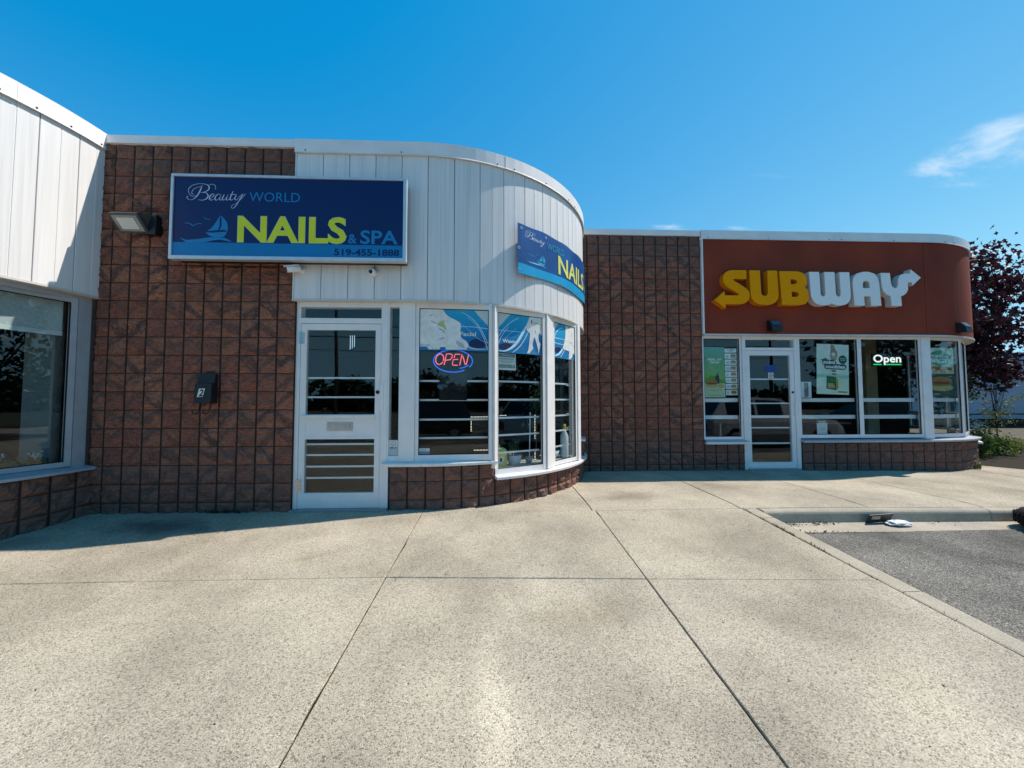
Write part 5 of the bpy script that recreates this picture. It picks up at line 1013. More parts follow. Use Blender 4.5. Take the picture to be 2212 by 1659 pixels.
sub_print(mp_, MW, 3.68, 3.90, 1.43, 1.575, 0.0022); shapes('print', [ellipse(3.955, 1.463, 0.06, 0.035, 18, wob=0.04, seed=6)], MW, 0.0024, bread2, mp_); strokes('print', [[(3.71, 1.395), (3.80, 1.395), (3.97, 1.395)], [(3.79, 1.375), (3.85, 1.375), (3.9, 1.375)], [(3.70, 1.30), (3.85, 1.30), (3.95, 1.30)]], 0.006, MW, 0.0018, leafp, mp_)
card_m = flat('card_white', (0.78, 0.80, 0.78), 0.5, 0.05)
cs = empty('menu_card_strip', MW(4.14, 1.29, 0), 'column of small white menu cards beside the green meal poster', 'menu cards')
shape('card', rect(4.035, 4.248, 2.058, 2.128), MW, 0.001, card_m, cs, d0=0.0); letters('lettering', '7 SUBS.', (4.075, 4.21, 2.094, 2.118), MW, 0.0018, dkline, cs, bold=0.04); letters('lettering', '7 DAYS.', (4.095, 4.19, 2.068, 2.087), MW, 0.0018, dkline, cs, bold=0.02)
for k in range(7):
    z1_ = 2.041-0.1078*k; z0_ = z1_-0.094; shape('card', rect(4.035+0.001*k, 4.248+0.001*k, z0_, z1_), MW, 0.001, card_m, cs, d0=0.0)
    sub_print(cs, MW, 4.135, 4.24, z0_+0.01, z1_-0.01, 0.0015); shapes('print', [rect(4.055, 4.10+0.02*((k*7) % 3), z0_+0.018+0.018*j, z0_+0.026+0.018*j) for j in range(3)], MW, 0.0018, grey_ink, cs)
# mini cookies poster, hung slightly askew
def MT(x, z, d): u = (x-5.72)/0.6; return (x-0.03*(2.22-z)/0.9, Y2+0.022-d, z-0.022*u)
ramp_print('poster_mint', [(0, (0.72, 0.82, 0.68)), (0.3, (0.62, 0.78, 0.60)), (0.36, (0.36, 0.58, 0.42)), (0.42, (0.64, 0.80, 0.68)), (1, (0.76, 0.84, 0.76))], 'V', 0.45, 0.12, 9, (0.3, 0.48, 0.4))
mk_ = empty('window_poster', MT(6.02, 1.32, 0), 'pale green mini cookies poster with hand and green box in sandwich shop window', 'poster', 'sandwich shop posters')
sheet_uv('sheet', 5.733, 6.33, 1.325, 2.226, MT, MAT['poster_mint'], mk_)
shapes('print', [[(5.99, 2.215), (6.05, 2.215), (6.075, 2.15), (6.115, 2.09), (6.118, 2.02), (6.095, 1.95), (6.04, 1.93), (6.0, 1.955), (5.985, 2.03), (5.99, 2.10)]], MT, 0.0016, flat('print_skin', (0.42, 0.27, 0.20), 0.5, 0.12, 30), mk_); shapes('print', [ellipse(6.045, 2.045, 0.036, 0.032, 16)], MT, 0.0020, card_m, mk_); shapes('print', [ellipse(6.05, 1.995, 0.04, 0.024, 16, wob=0.05)], MT, 0.0022, bread2, mk_)
dg = flat('print_dark_green', (0.02, 0.10, 0.075), 0.5, 0.08); shapes('print', [ellipse(6.215, 1.955, 0.078, 0.078, 24), [(5.81, 1.945), (5.90, 1.975), (5.93, 1.955), (5.85, 1.905)]], MT, 0.0016, dg, mk_)
strokes('print', [[(6.16, 1.975), (6.2, 1.975), (6.27, 1.972)], [(6.175, 1.945), (6.21, 1.945), (6.26, 1.943)]], 0.014, MT, 0.0022, pale_ink, mk_)
def pill(x0, x1, z0, z1):
    r_ = (z1-z0)/2; return [(x1-r_+r_*math.cos(t), z0+r_+r_*math.sin(t)) for t in lin(-math.pi/2, math.pi/2, 8)] + [(x0+r_+r_*math.cos(t), z0+r_+r_*math.sin(t)) for t in lin(math.pi/2, 1.5*math.pi, 8)]
shapes('print', [pill(5.835, 6.10, 1.845, 1.945), pill(5.87, 6.285, 1.772, 1.872)], MT, 0.0028, dg, mk_)
for body, bx in (('mini', (5.855, 6.075, 1.866, 1.932)), ('cookies', (5.892, 6.262, 1.790, 1.856))): letters('lettering', body, bx, MT, 0.0036, card_m, mk_, bold=0.05)
shapes('print', [[(5.915, 1.655), (6.085, 1.64), (6.095, 1.40), (5.91, 1.425)]], MT, 0.0018, flat('print_box_green', (0.02, 0.15, 0.05), 0.5, 0.1), mk_); shapes('print', [[(6.085, 1.64), (6.125, 1.60), (6.135, 1.44), (6.095, 1.40)]], MT, 0.0018, flat('print_box_yellow', (0.50, 0.38, 0.02), 0.5, 0.1), mk_)
shapes('print', [ellipse(5.96+0.03*(k % 4), 1.455+0.028*(k//4), 0.019, 0.014, 10, wob=0.1, seed=k) for k in range(11)], MT, 0.0024, bread2, mk_); shapes('print', [ellipse(6.05, 1.745, 0.05, 0.016, 14), ellipse(6.055, 1.69, 0.045, 0.014, 14)], MT, 0.0018, flat('print_choc', (0.22, 0.11, 0.07), 0.5, 0.2, 50), mk_); shapes('print', [rect(6.13, 6.30, 1.36, 1.385)], MT, 0.0018, flat('print_box_yellow2', (0.22, 0.30, 0.08), 0.5, 0.1), mk_)
# LED open sign
led = empty('led_sign', MW(7.07, 1.84, 0), 'glowing white Open sign with green underline in sandwich shop window', 'led sign'); wl = emis('led_white_glow', (0.95, 1.0, 0.97), 0.62); gl_ = emis('led_green_glow', (0.02, 0.75, 0.18), 0.62)
ML = face_map(Y2+0.05); letters('lettering', 'Open', (6.805, 7.333, 1.846, 2.035), ML, 0.006, wl, led, bold=0.025); shape('underline', rect(6.808, 6.962, 1.846, 1.865), ML, 0.005, gl_, led, d0=0.0); shape('underline', rect(7.035, 7.333, 1.846, 1.865), ML, 0.005, gl_, led, d0=0.0)
shape('back_plate', rect(6.78, 7.36, 1.82, 2.06), ML, 0.0, black_matte, led, d0=-0.012)
# right hand poster
M4 = chord_map(E0, E1, 0.02); sp_ = empty('window_poster', M4(0.33, 1.27, 0), 'green and cream spicy sandwich poster in the narrow window of curved end', 'poster', 'sandwich shop posters')
ramp_print('poster_spicy', [(0, (0.035, 0.085, 0.07)), (0.47, (0.04, 0.095, 0.08)), (0.475, (0.66, 0.66, 0.42)), (0.6, (0.58, 0.62, 0.40)), (0.85, (0.45, 0.66, 0.50)), (1, (0.58, 0.74, 0.62))], 'V', 0.5, 0.15, 8, (0.5, 0.5, 0.4))
sheet_uv('sheet', 0.02, 0.67, 1.27, 2.17, M4, MAT['poster_spicy'], sp_); shapes('print', [ellipse(0.33, 1.98, 0.27, 0.14, 26)], M4, 0.0016, flat('print_mid_green', (0.06, 0.36, 0.20), 0.5, 0.08), sp_)
letters('lettering', 'WANNABE', (0.11, 0.56, 1.99, 2.045), M4, 0.0024, card_m, sp_, bold=0.05); letters('lettering', 'SPICY?', (0.10, 0.58, 1.90, 1.975), M4, 0.0024, card_m, sp_, bold=0.05)
sub_print(sp_, M4, 0.04, 0.65, 1.71, 1.83, 0.0018); sub_print(sp_, M4, 0.06, 0.62, 1.37, 1.64, 0.0018); shapes('print', [rect(0.14, 0.30, 1.31, 1.325), rect(0.05, 0.2, 1.665, 1.675), rect(0.5, 0.62, 1.64, 1.65)], M4, 0.0018, pale_ink, sp_)
ps_ = notice('white inspection sheet headed PASS low in sandwich shop window', MW, 5.684, 5.874, 0.605, 0.852, [(dg, [(0.0,1.0,0.80,1.0)]), (pale_ink, [(0.1,0.9,0.66,0.70), (0.1,0.85,0.52,0.56), (0.1,0.8,0.40,0.44), (0.1,0.9,0.28,0.31)])])
letters('lettering', 'PASS', (5.72, 5.84, 0.812, 0.842), MW, 0.004, paper, ps_, bold=0.03)
notice('white menu sheet with dark centre column beside the cookies poster', MW, 5.412, 5.606, 1.255, 1.538, [(grey_ink, [(0.30,0.72,0.05,0.96)]), (paper, [(0.34,0.68,0.14+0.1*k,0.17+0.1*k) for k in range(8)])])
notice('small blue sticker on sandwich shop door glass', face_map(Y2-0.006), 4.746, 4.948, 1.707, 1.836, [(flat('ink_royal', (0.02, 0.06, 0.25), 0.5, 0.05), [(0, 1, 0, 1)])], 'sticker')
st = notice('square white sticker with a ring below the blue sticker', face_map(Y2-0.006), 4.797, 4.893, 1.60, 1.70, [], 'sticker')
v, f = ribbon2d([(4.845+0.034*math.cos(t), 1.65+0.034*math.sin(t)) for t in lin(0, 2*math.pi, 24)], 0.010); m = MB(); m.add([face_map(Y2-0.006)(x, z, 0.0024) for x, z in v], f); m.prism(ellipse(4.845, 1.648, 0.012, 0.016, 12), (), face_map(Y2-0.006), None, 0.0024); m.build('ring_mark', dkline, st, fix=False)
# inside the sandwich shop
MB().box(7.62, 7.86, 7.35, 7.6, 0.012, 2.458).build('column', flat('column_tan', (0.30, 0.26, 0.15), 0.8, 0.15, 5), sub)
pd = empty('pendant_lamp', (6.05, 7.3, 2.05), 'small orange glowing pendant lamp behind the mini cookies poster', 'lamp'); MB().lathe((6.05, 7.3, 2.0), [(0.0, 0.26), (0.025, 0.25), (0.06, 0.17), (0.075, 0.06), (0.06, 0.0), (0, 0)], 18).build('shade', emis('amber_glow', (1.0, 0.36, 0.05), 0.45), pd, smooth=True); MB().tube([(6.05, 7.3, 2.25), (6.05, 7.3, 2.458)], 0.004, 6).build('cord', black_matte, pd)
def table(x, y, label):
    o = empty('cafe_table', (x, y, 0.012), label, 'table', 'tables inside the sandwich shop'); MB().box(x-0.32, x+0.32, y-0.3, y+0.3, 0.72, 0.75).build('table_top', flat('table_wood', (0.20, 0.13, 0.07), 0.4, 0.15, 6), o, bevel=0.006); MB().tube([(x, y, 0.03), (x, y, 0.72)], 0.03, 10).build('pedestal', chrome, o); MB().lathe((x, y, 0.012), [(0.0, 0), (0.24, 0), (0.22, 0.015), (0.03, 0.03), (0, 0.03)], 20).build('base', chrome, o)
table(4.9, 8.0, 'square cafe table seen through the sandwich shop door'); table(6.9, 7.6, 'square cafe table behind the glowing Open sign window')

# ------------------------------------------------------------------ litter, weeds
rr = random.Random(21)
def crumple(name, c, r, mat, seed, flatz=0.45):
    bm = bmesh.new(); bmesh.ops.create_icosphere(bm, subdivisions=3, radius=1)
    for v in bm.verts:
        k = 1+0.55*noise.noise(v.co*2.1+Vector((seed, 0, 0)))+0.35*noise.noise(v.co*4.7+Vector((0, seed, 0))); v.co = Vector((v.co.x*r[0]*k, v.co.y*r[1]*k, v.co.z*r[2]*k))
    me = bpy.data.meshes.new(name); bm.to_mesh(me); bm.free(); me.materials.append(mat); o = bpy.data.objects.new(name, me); o.location = c; COL.objects.link(o); W[o.name] = Vector(c); return o
tag(crumple('paper_scrap', (4.36, 3.92, -0.122), (0.12, 0.055, 0.026), flat('litter_white', (0.72, 0.72, 0.72), 0.6, 0.1, 30), 2.3), 'crumpled white paper litter lying in the gutter against the curb', 'litter')
wr = empty('carton', (4.26, 3.98, -0.14), 'flattened dark carton standing against the curb behind the white paper', 'litter')
MB().obox((4.22, 3.99, -0.088), (0.15, 0.012, 0.004), (0, 0.006, 0.002), (0.004, -0.02, 0.048)).build('panel', flat('litter_dark', (0.03, 0.032, 0.03), 0.6, 0.3, 40), wr); m = MB().obox((4.15, 3.962, -0.075), (0.05, 0.002, 0), (0, 0.001, 0), (0, -0.004, 0.018)); m.build('flap', flat('litter_tan', (0.4, 0.36, 0.26), 0.7, 0.2, 30), wr)
q = random.Random(88); deb = []
for _ in range(230):
    x, y = q.uniform(-4.4, 2.7), q.uniform(1.3, 4.1); deb.append((x, y, gz(x, y)+0.002))
for _ in range(120):
    x = q.uniform(-4.2, 1.0); deb.append((x, 4.2+q.gauss(0, 0.02) if x < -0.9 else P1.pt(P1.s_at(x), 0.06)[1]-abs(q.gauss(0, 0.02)), gz(x, 4.2)+0.003))
for _ in range(60):
    x = q.uniform(1.7, 8.5); deb.append((x, 6.3-abs(q.gauss(0, 0.05)), gz(x, 6.3)+0.003))
vs, fs = leaf_quads(q, deb, 0.016, 0.45, 0.0); vs = [Vector((v[0], v[1], max(gz(v[0], v[1])+0.001, min(gz(v[0], v[1])+0.006, v[2])))) for v in vs]
o = MB().add(vs, fs).build('grit', flat('grit_dark', (0.035, 0.028, 0.02), 0.9, 0.4, 60), None, fix=False); tag(o, 'dark twigs and crumbs of grit strewn over the sidewalk', 'grit'); o['kind'] = 'stuff'
def blades(name, pts, h, mat, label, cat, seed):
    q = random.Random(seed); vs = []; fs = []
    for p in pts:
        p = Vector(p); a = q.uniform(0, 6.28); d = Vector((math.cos(a), math.sin(a), 0)); s_ = Vector((-d.y, d.x, 0))*h*0.10; l = h*q.uniform(0.4, 1.2); b_ = len(vs)
        vs += [p-s_, p+s_, p+d*l*0.25+s_*0.7+Vector((0, 0, l*0.6)), p+d*l*0.25-s_*0.7+Vector((0, 0, l*0.6)), p+d*l*0.7+Vector((0, 0, l*0.9))]; fs += [(b_, b_+1, b_+2, b_+3), (b_+3, b_+2, b_+4)]
    o = MB().add(vs, fs).build(name, mat, None, fix=False); tag(o, label, cat); o['kind'] = 'stuff'; return o
weed_m = leaf_mat('weed_green', (0.05, 0.085, 0.015), (0.12, 0.15, 0.03), 0.3)
pts = []
for a, c_, k in ((4.12, 3.75, 70), (3.72, 3.42, 150), (3.36, 3.05, 60), (2.95, 2.6, 16), (2.4, 2.2, 6)):
    for _ in range(k): y = rr.uniform(c_, a); pts.append((2.782+rr.gauss(0, 0.008), y, gz(2.78, y)-0.012))
blades('joint_weeds', pts, 0.030, weed_m, 'thin green weeds growing in the joint beside the side curb', 'weeds', 4)
pts = [(2.99+abs(rr.gauss(0, 0.03)), rr.uniform(3.35, 3.72), -0.16) for _ in range(90)]; blades('curb_weeds', pts, 0.035, weed_m, 'low weeds where asphalt meets the side curb', 'weeds', 5)
x_, y_ = P2.pt(1.02, 0.03); pts = [(x_+rr.gauss(0, 0.06), y_-abs(rr.gauss(0, 0.025)), -0.06+abs(rr.gauss(0, 0.05))) for _ in range(120)]
blades('wall_weed', pts, 0.07, leaf_mat('weed_dry', (0.10, 0.11, 0.03), (0.22, 0.20, 0.08), 0.3), 'dry weed growing at foot of the curved block base', 'weeds', 6)
pts = [(-3.0+rr.gauss(0, 0.12), 4.225-abs(rr.gauss(0, 0.015)), -0.005) for _ in range(70)]; blades('wall_weed', pts, 0.06, flat('weed_dark', (0.03, 0.035, 0.02), 0.8, 0.2), 'dead weeds at foot of the rust block wall near the salon door', 'weeds', 7)
flakes = []
for cx, cy, sx_, sy_, k in ((3.12, 3.97, 0.09, 0.03, 90), (3.52, 3.98, 0.10, 0.02, 60), (3.25, 3.73, 0.3, 0.02, 60), (4.6, 3.95, 0.5, 0.05, 25)):
    for _ in range(k): flakes.append((cx+rr.gauss(0, sx_), min(4.0, cy+rr.gauss(0, sy_)), -0.137+rr.uniform(0, 0.006)))
vs, fs = leaf_quads(rr, flakes, 0.022, 0.6, 0.0); vs = [Vector((v[0], v[1], max(-0.141, min(-0.11, v[2])))) for v in vs]
o = MB().add(vs, fs).build('leaf_litter', flat('litter_leaf', (0.10, 0.05, 0.03), 0.9, 0.3, 40), None, fix=False); tag(o, 'brown leaf litter scattered in the gutter under the curb', 'leaf litter'); o['kind'] = 'stuff'
ty = empty('tyre', (5.84, 3.64, -0.155), 'black tyre lying by the curb at the right edge', 'tyre'); prof = [(0.2+0.125*math.cos(t), 0.11+0.11*math.sin(t)) for t in lin(0, 2*math.pi, 14)]
MB().lathe((5.84, 3.64, -0.158), prof, 36).build('tread', black_matte, ty, smooth=True); m = MB(); [m.obox((5.84+0.322*math.cos(t), 3.64+0.322*math.sin(t), -0.048), (0.004*math.cos(t), 0.004*math.sin(t), 0), (-0.012*math.sin(t), 0.012*math.cos(t), 0), (0, 0, 0.05)) for t in lin(0, 2*math.pi, 36)[:-1]]; m.build('tread_block', black_matte, ty)

# ------------------------------------------------------------------ trees
bark = flat('bark', (0.07, 0.055, 0.045), 0.95, 0.3, 12, spec=0.1, bump=0.6, bscale=30)
def star_leaf(rr, p, size):
    """lobed leaf: fan of seven points"""
    p = Vector(p); n_ = Vector((rr.uniform(-1, 1), rr.uniform(-1, 1), rr.uniform(-0.4, 1))).normalized(); a = n_.cross(Vector((rr.uniform(-1, 1), rr.uniform(-1, 1), rr.uniform(-1, 1)))).normalized(); b_ = n_.cross(a); l = size*rr.uniform(0.6, 1.2); out = []
    for k in range(8): t = 2*math.pi*k/8; r_ = l*(0.55 if k % 2 == 0 else 0.3)*(1.15 if k == 2 else 1); out.append(p+r_*(math.cos(t)*a+math.sin(t)*b_)+n_*0.1*l*(k % 2))
    return out
def tree(name, base, h, trunk_r, crown_c, crown_r, n, size, mat, label, seed, star=False, clumps=40, group=None, cl_r=0.3, limb_n=9):
    rr = random.Random(seed); o = empty(name, base, label, 'tree', group); base = Vector(base); cc = Vector(crown_c)
    top = Vector((cc.x, cc.y, cc.z+crown_r[2]*0.5)); m = MB()
    pts = [base+(top-base)*t+Vector((rr.gauss(0, 0.03)*h*0.2*t, rr.gauss(0, 0.03)*h*0.2*t, 0)) for t in lin(0, 1, 6)]; m.tube(pts, [trunk_r*(1-0.8*t) for t in lin(0, 1, 6)], 9); m.build('trunk', bark, o, smooth=True)
    cs = []
    for k in range(clumps):
        while True:
            u = Vector((rr.uniform(-1, 1), rr.uniform(-1, 1), rr.uniform(-1, 1)))
            if 0.35 < u.length < 1: break
        cs.append(cc+Vector((u.x*crown_r[0], u.y*crown_r[1], u.z*crown_r[2])))
    m = MB()
    for k in range(min(limb_n, clumps)):
        a = pts[2+k % 4]; e = cs[k]; m.tube([a, (a+e)/2+Vector((0, 0, 0.06*h)), e], [trunk_r*0.35, trunk_r*0.2, trunk_r*0.06], 6)
    m.build('limbs', bark, o, smooth=True); vs = []; fs = []; cr = min(crown_r)*cl_r
    for k in range(n):
        c_ = cs[k % clumps]; p = c_+Vector((rr.gauss(0, cr), rr.gauss(0, cr), rr.gauss(0, cr*0.75)))
        if star: b_ = len(vs); vs += star_leaf(rr, p, size); fs.append(tuple(range(b_, b_+8)))
        else:
            v2, f2 = leaf_quads(rr, [p], size, 0.55, 0.2); b_ = len(vs); vs += v2; fs += [tuple(b_+i for i in f) for f in f2]
    MB().add(vs, fs).build('crown', mat, o, fix=False); return o
maple = leaf_mat('maple_purple', (0.018, 0.009, 0.013), (0.085, 0.018, 0.028), 0.32)
tree('purple_maple', (11.9, 9.3, -0.17), 5.0, 0.09, (11.95, 9.3, 3.2), (1.5, 1.3, 1.95), 11000, 0.12, maple, 'dark purple maple tree behind the curved end of sandwich shop', 31, True, 110, cl_r=0.19, limb_n=40)
birch = leaf_mat('sapling_green', (0.07, 0.10, 0.03), (0.20, 0.23, 0.10), 0.4); lushl = leaf_mat('shrub_green', (0.05, 0.10, 0.015), (0.16, 0.22, 0.03), 0.4)
tree('sapling', (13.3, 9.4, -0.17), 2.6, 0.018, (13.3, 9.4, 1.25), (0.55, 0.45, 0.95), 1100, 0.055, birch, 'thin pale green sapling in front of the grey warehouse', 33, False, 46, cl_r=0.16, limb_n=34)
tree('sapling', (11.2, 8.7, -0.17), 2.4, 0.016, (11.25, 8.75, 1.35), (0.42, 0.4, 0.9), 700, 0.07, lushl, 'light green sapling rising close behind the curved shop end', 36, False, 30, cl_r=0.2, limb_n=24)
def shrub(x, y, r, h, n, label, seed, mat=None, z=-0.16):
    q = random.Random(seed); o = empty('shrub', (x, y, z), label, 'shrub', 'shrubs behind the sandwich shop'); m = MB(); tips = []
    for k in range(10): t = Vector((x+q.gauss(0, r*0.5), y+q.gauss(0, r*0.5), z+h*q.uniform(0.5, 1))); m.tube([(x, y, z), t], 0.006, 5); tips.append(t)
    m.build('stems', bark, o); vs, fs = leaf_quads(q, [q.choice(tips)*0.75+Vector((x, y, z))*0.25+Vector((q.gauss(0, r*0.35), q.gauss(0, r*0.35), q.gauss(0, h*0.2))) for _ in range(n)], 0.075, 0.5, 0.0); vs = [Vector((v[0], v[1], max(z+0.005, v[2]))) for v in vs]; MB().add(vs, fs).build('foliage', mat or lushl, o, fix=False); return o
sb = shrub(10.9, 8.05, 0.35, 0.75, 900, 'bright green shrub with white blooms against the curved shop base', 41); shrub(11.7, 8.3, 0.4, 0.5, 800, 'low bright green shrub beside the sidewalk edge', 42); shrub(13.2, 8.9, 0.5, 0.32, 600, 'low sunlit weeds at the sidewalk edge by right frame', 43, leaf_mat('weed_yellow', (0.12, 0.14, 0.03), (0.26, 0.24, 0.07), 0.35)); shrub(14.4, 9.6, 0.5, 0.3, 400, 'low scrub in front of the grey warehouse at right edge', 44, MAT['weed_yellow'])
q = random.Random(50); vs, fs = leaf_quads(q, [(10.75+q.gauss(0, 0.10), 7.95+q.gauss(0, 0.05), 0.62+q.gauss(0, 0.07)) for _ in range(120)], 0.045, 0.8, -0.4); MB().add(vs, fs).build('blooms', MAT['bloom_white'], sb, fix=False)

# ------------------------------------------------------------------ background at the right
wh = empty('warehouse', (40, 26, -0.42), 'long plain pale grey warehouse wall at the right edge', 'building')
MB().box(20, 64, 24, 40, -0.42, 4.3).build('wall', flat('warehouse_wall', (0.42, 0.46, 0.54), 0.7, 0.06, 0.6), wh); MB().box(19.9, 64.1, 23.9, 40.1, 4.3, 4.42).build('roof_edge', flat('warehouse_trim', (0.55, 0.57, 0.6), 0.5, 0.05, 1), wh)
for x in lin(22, 62, 10): MB().box(x-0.02, x+0.02, 23.96, 23.998, -0.4, 4.28).build('wall_joint', flat('warehouse_seam', (0.28, 0.31, 0.37), 0.7, 0.05), wh)
fe = empty('chain_fence', (24, 17, -0.2), 'dark low fence in front of the grey warehouse', 'fence')
for k, x in enumerate(lin(14, 46, 16)): MB().tube([(x, 17, -0.42), (x, 17, 0.55)], 0.03, 6).build('post', black_matte, fe)
for z in (0.5, 0.25, 0.0): MB().box(14, 46, 16.985, 17.015, z-0.03, z+0.03).build('fence_rail', black_matte, fe)
MB().box(14, 46, 17.02, 17.03, -0.42, 0.22).build('mesh_panel', flat('fence_screen', (0.03, 0.035, 0.035), 0.9, 0.2, 4), fe)
def wire(a, c_, sag, r, label):
    a, c_ = Vector(a), Vector(c_); o = MB().tube([a+(c_-a)*t-Vector((0, 0, sag*4*t*(1-t))) for t in lin(0, 1, 24)], r, 5).build('utility_wire', black_matte); tag(o, label, 'wire', 'overhead wires')
wire((10, 20.2, 6.2), (52, 28.5, 14.2), 0.3, 0.018, 'thin overhead wire crossing the sky above the purple maple'); wire((14, 30, 4.6), (70, 34, 6.6), 0.3, 0.02, 'lower overhead wire just above the warehouse roof')

# ------------------------------------------------------------------ behind the camera: what the shop windows mirror
green_t = leaf_mat('tree_green', (0.012, 0.028, 0.008), (0.03, 0.055, 0.015), 0.15); spruce_m = leaf_mat('spruce_green', (0.008, 0.02, 0.01), (0.018, 0.035, 0.018), 0.05)
spots = [(-34, -46, 9, 5), (-22, -50, 8, 4.5), (-12, -44, 8.5, 4.2), (-3, -48, 9, 4.6), (6, -44, 7.5, 4.2), (15, -50, 9.5, 5), (25, -46, 8, 4.4), (35, -50, 8.5, 5), (58, -46, 8, 5), (72, -48, 9, 5.5)]
for k, (x, y, h, r_) in enumerate(spots):
    h *= 0.60; r_ *= 0.8
    tree('street_tree', (x, y, -0.42), h, 0.25, (x, y, h*0.52), (r_, r_, h*0.48), 1500, 0.75, green_t, 'dark leafy tree mirrored in the shop windows, %s from the left in its row' % ('first second third fourth fifth sixth seventh eighth ninth tenth'.split()[k]), 60+k, False, 34, 'trees across the street mirrored in the windows', 0.2)
for k, (x, y, h, r_, w_) in enumerate(((31, -4, 9.5, 4.6, 'nearest the lot'), (35, 4.5, 10, 4.8, 'middle one'), (30, -14, 9, 4.4, 'one at left'), (39, 13, 10, 4.5, 'one at right'))):  # unseen trees added to darken the reflection in the left window
    tree('added_lot_tree', (x, y, -0.62), h, 0.22, (x, y, h*0.52), (r_, r_, h*0.46), 2200, 0.6, green_t, 'unseen leafy tree added to darken the left shop window, ' + w_, 90+k, False, 44, 'trees added beside the lot to darken the left window', 0.2)
q = random.Random(77); pts = [(x, -57+q.gauss(0, 1.5), max(-0.4, q.uniform(-0.4, 1)*(3.1+1.6*noise.noise((x*0.11, 3, 0))+1.2*noise.noise((x*0.4, 7, 0))))) for x in [q.uniform(-95, 130) for _ in range(8000)]]
pts += [(96+q.gauss(0, 1.5), y, max(-0.4, q.uniform(-0.4, 1)*(5.2+2.2*noise.noise((y*0.11, 13, 0))+1.2*noise.noise((y*0.4, 17, 0))))) for y in [q.uniform(-60, 24) for _ in range(3200)]]  # right arm of the belt, added unseen to dim the left window's reflection
vs, fs = leaf_quads(q, pts, 1.7, 0.7, 0.0); o = MB().add(vs, fs).build('tree_belt', green_t, None, fix=False); tag(o, 'far dark belt of trees across the street mirrored in the windows, right arm added', 'trees'); o['kind'] = 'stuff'
spr = empty('spruce', (42, -27, -0.42), 'tall dark spruce mirrored in the window with the glowing Open sign', 'tree'); MB().tube([(42, -27, -0.42), (42, -27, 8.2)], [0.2, 0.03], 8).build('trunk', bark, spr); q = random.Random(9); pts = []
for k in range(3200): t = q.random()**0.7; z = 8.3-7.9*t; a = q.uniform(0, 6.28); r_ = 2.9*t*q.uniform(0.3, 1.0)*(0.8+0.2*math.sin(z*7)); pts.append((42+r_*math.cos(a), -27+r_*math.sin(a), z))
vs, fs = leaf_quads(q, pts, 0.5, 0.3, 0.7); MB().add(vs, fs).build('crown', spruce_m, spr, fix=False)
for x, lb_ in ((-14, 'wooden utility pole mirrored in the first salon window'), (28, 'wooden utility pole mirrored in the sandwich shop windows')):
    o = empty('utility_pole', (x, -24, -0.42), lb_, 'pole', 'utility poles across the street'); MB().tube([(x, -24, -0.42), (x, -24, 9)], [0.16, 0.11], 10).build('pole', bark, o); MB().box(x-1.1, x+1.1, -24.25, -24.12, 8.2, 8.35).build('crossarm', bark, o); MB().box(x-0.9, x+0.9, -24.25, -24.12, 7.3, 7.42).build('crossarm', bark, o)
for k, (dx, z) in enumerate(((-1, 8.4), (0.95, 8.4), (-0.7, 7.45), (0.7, 7.45), (0, 6.3))): wire((-60, -24+dx*0.1, z), (110, -24+dx*0.1, z+0.2), 1.0, 0.03, ('front upper', 'rear upper', 'front middle', 'rear middle', 'lowest')[k] + ' street wire mirrored in the shop windows')

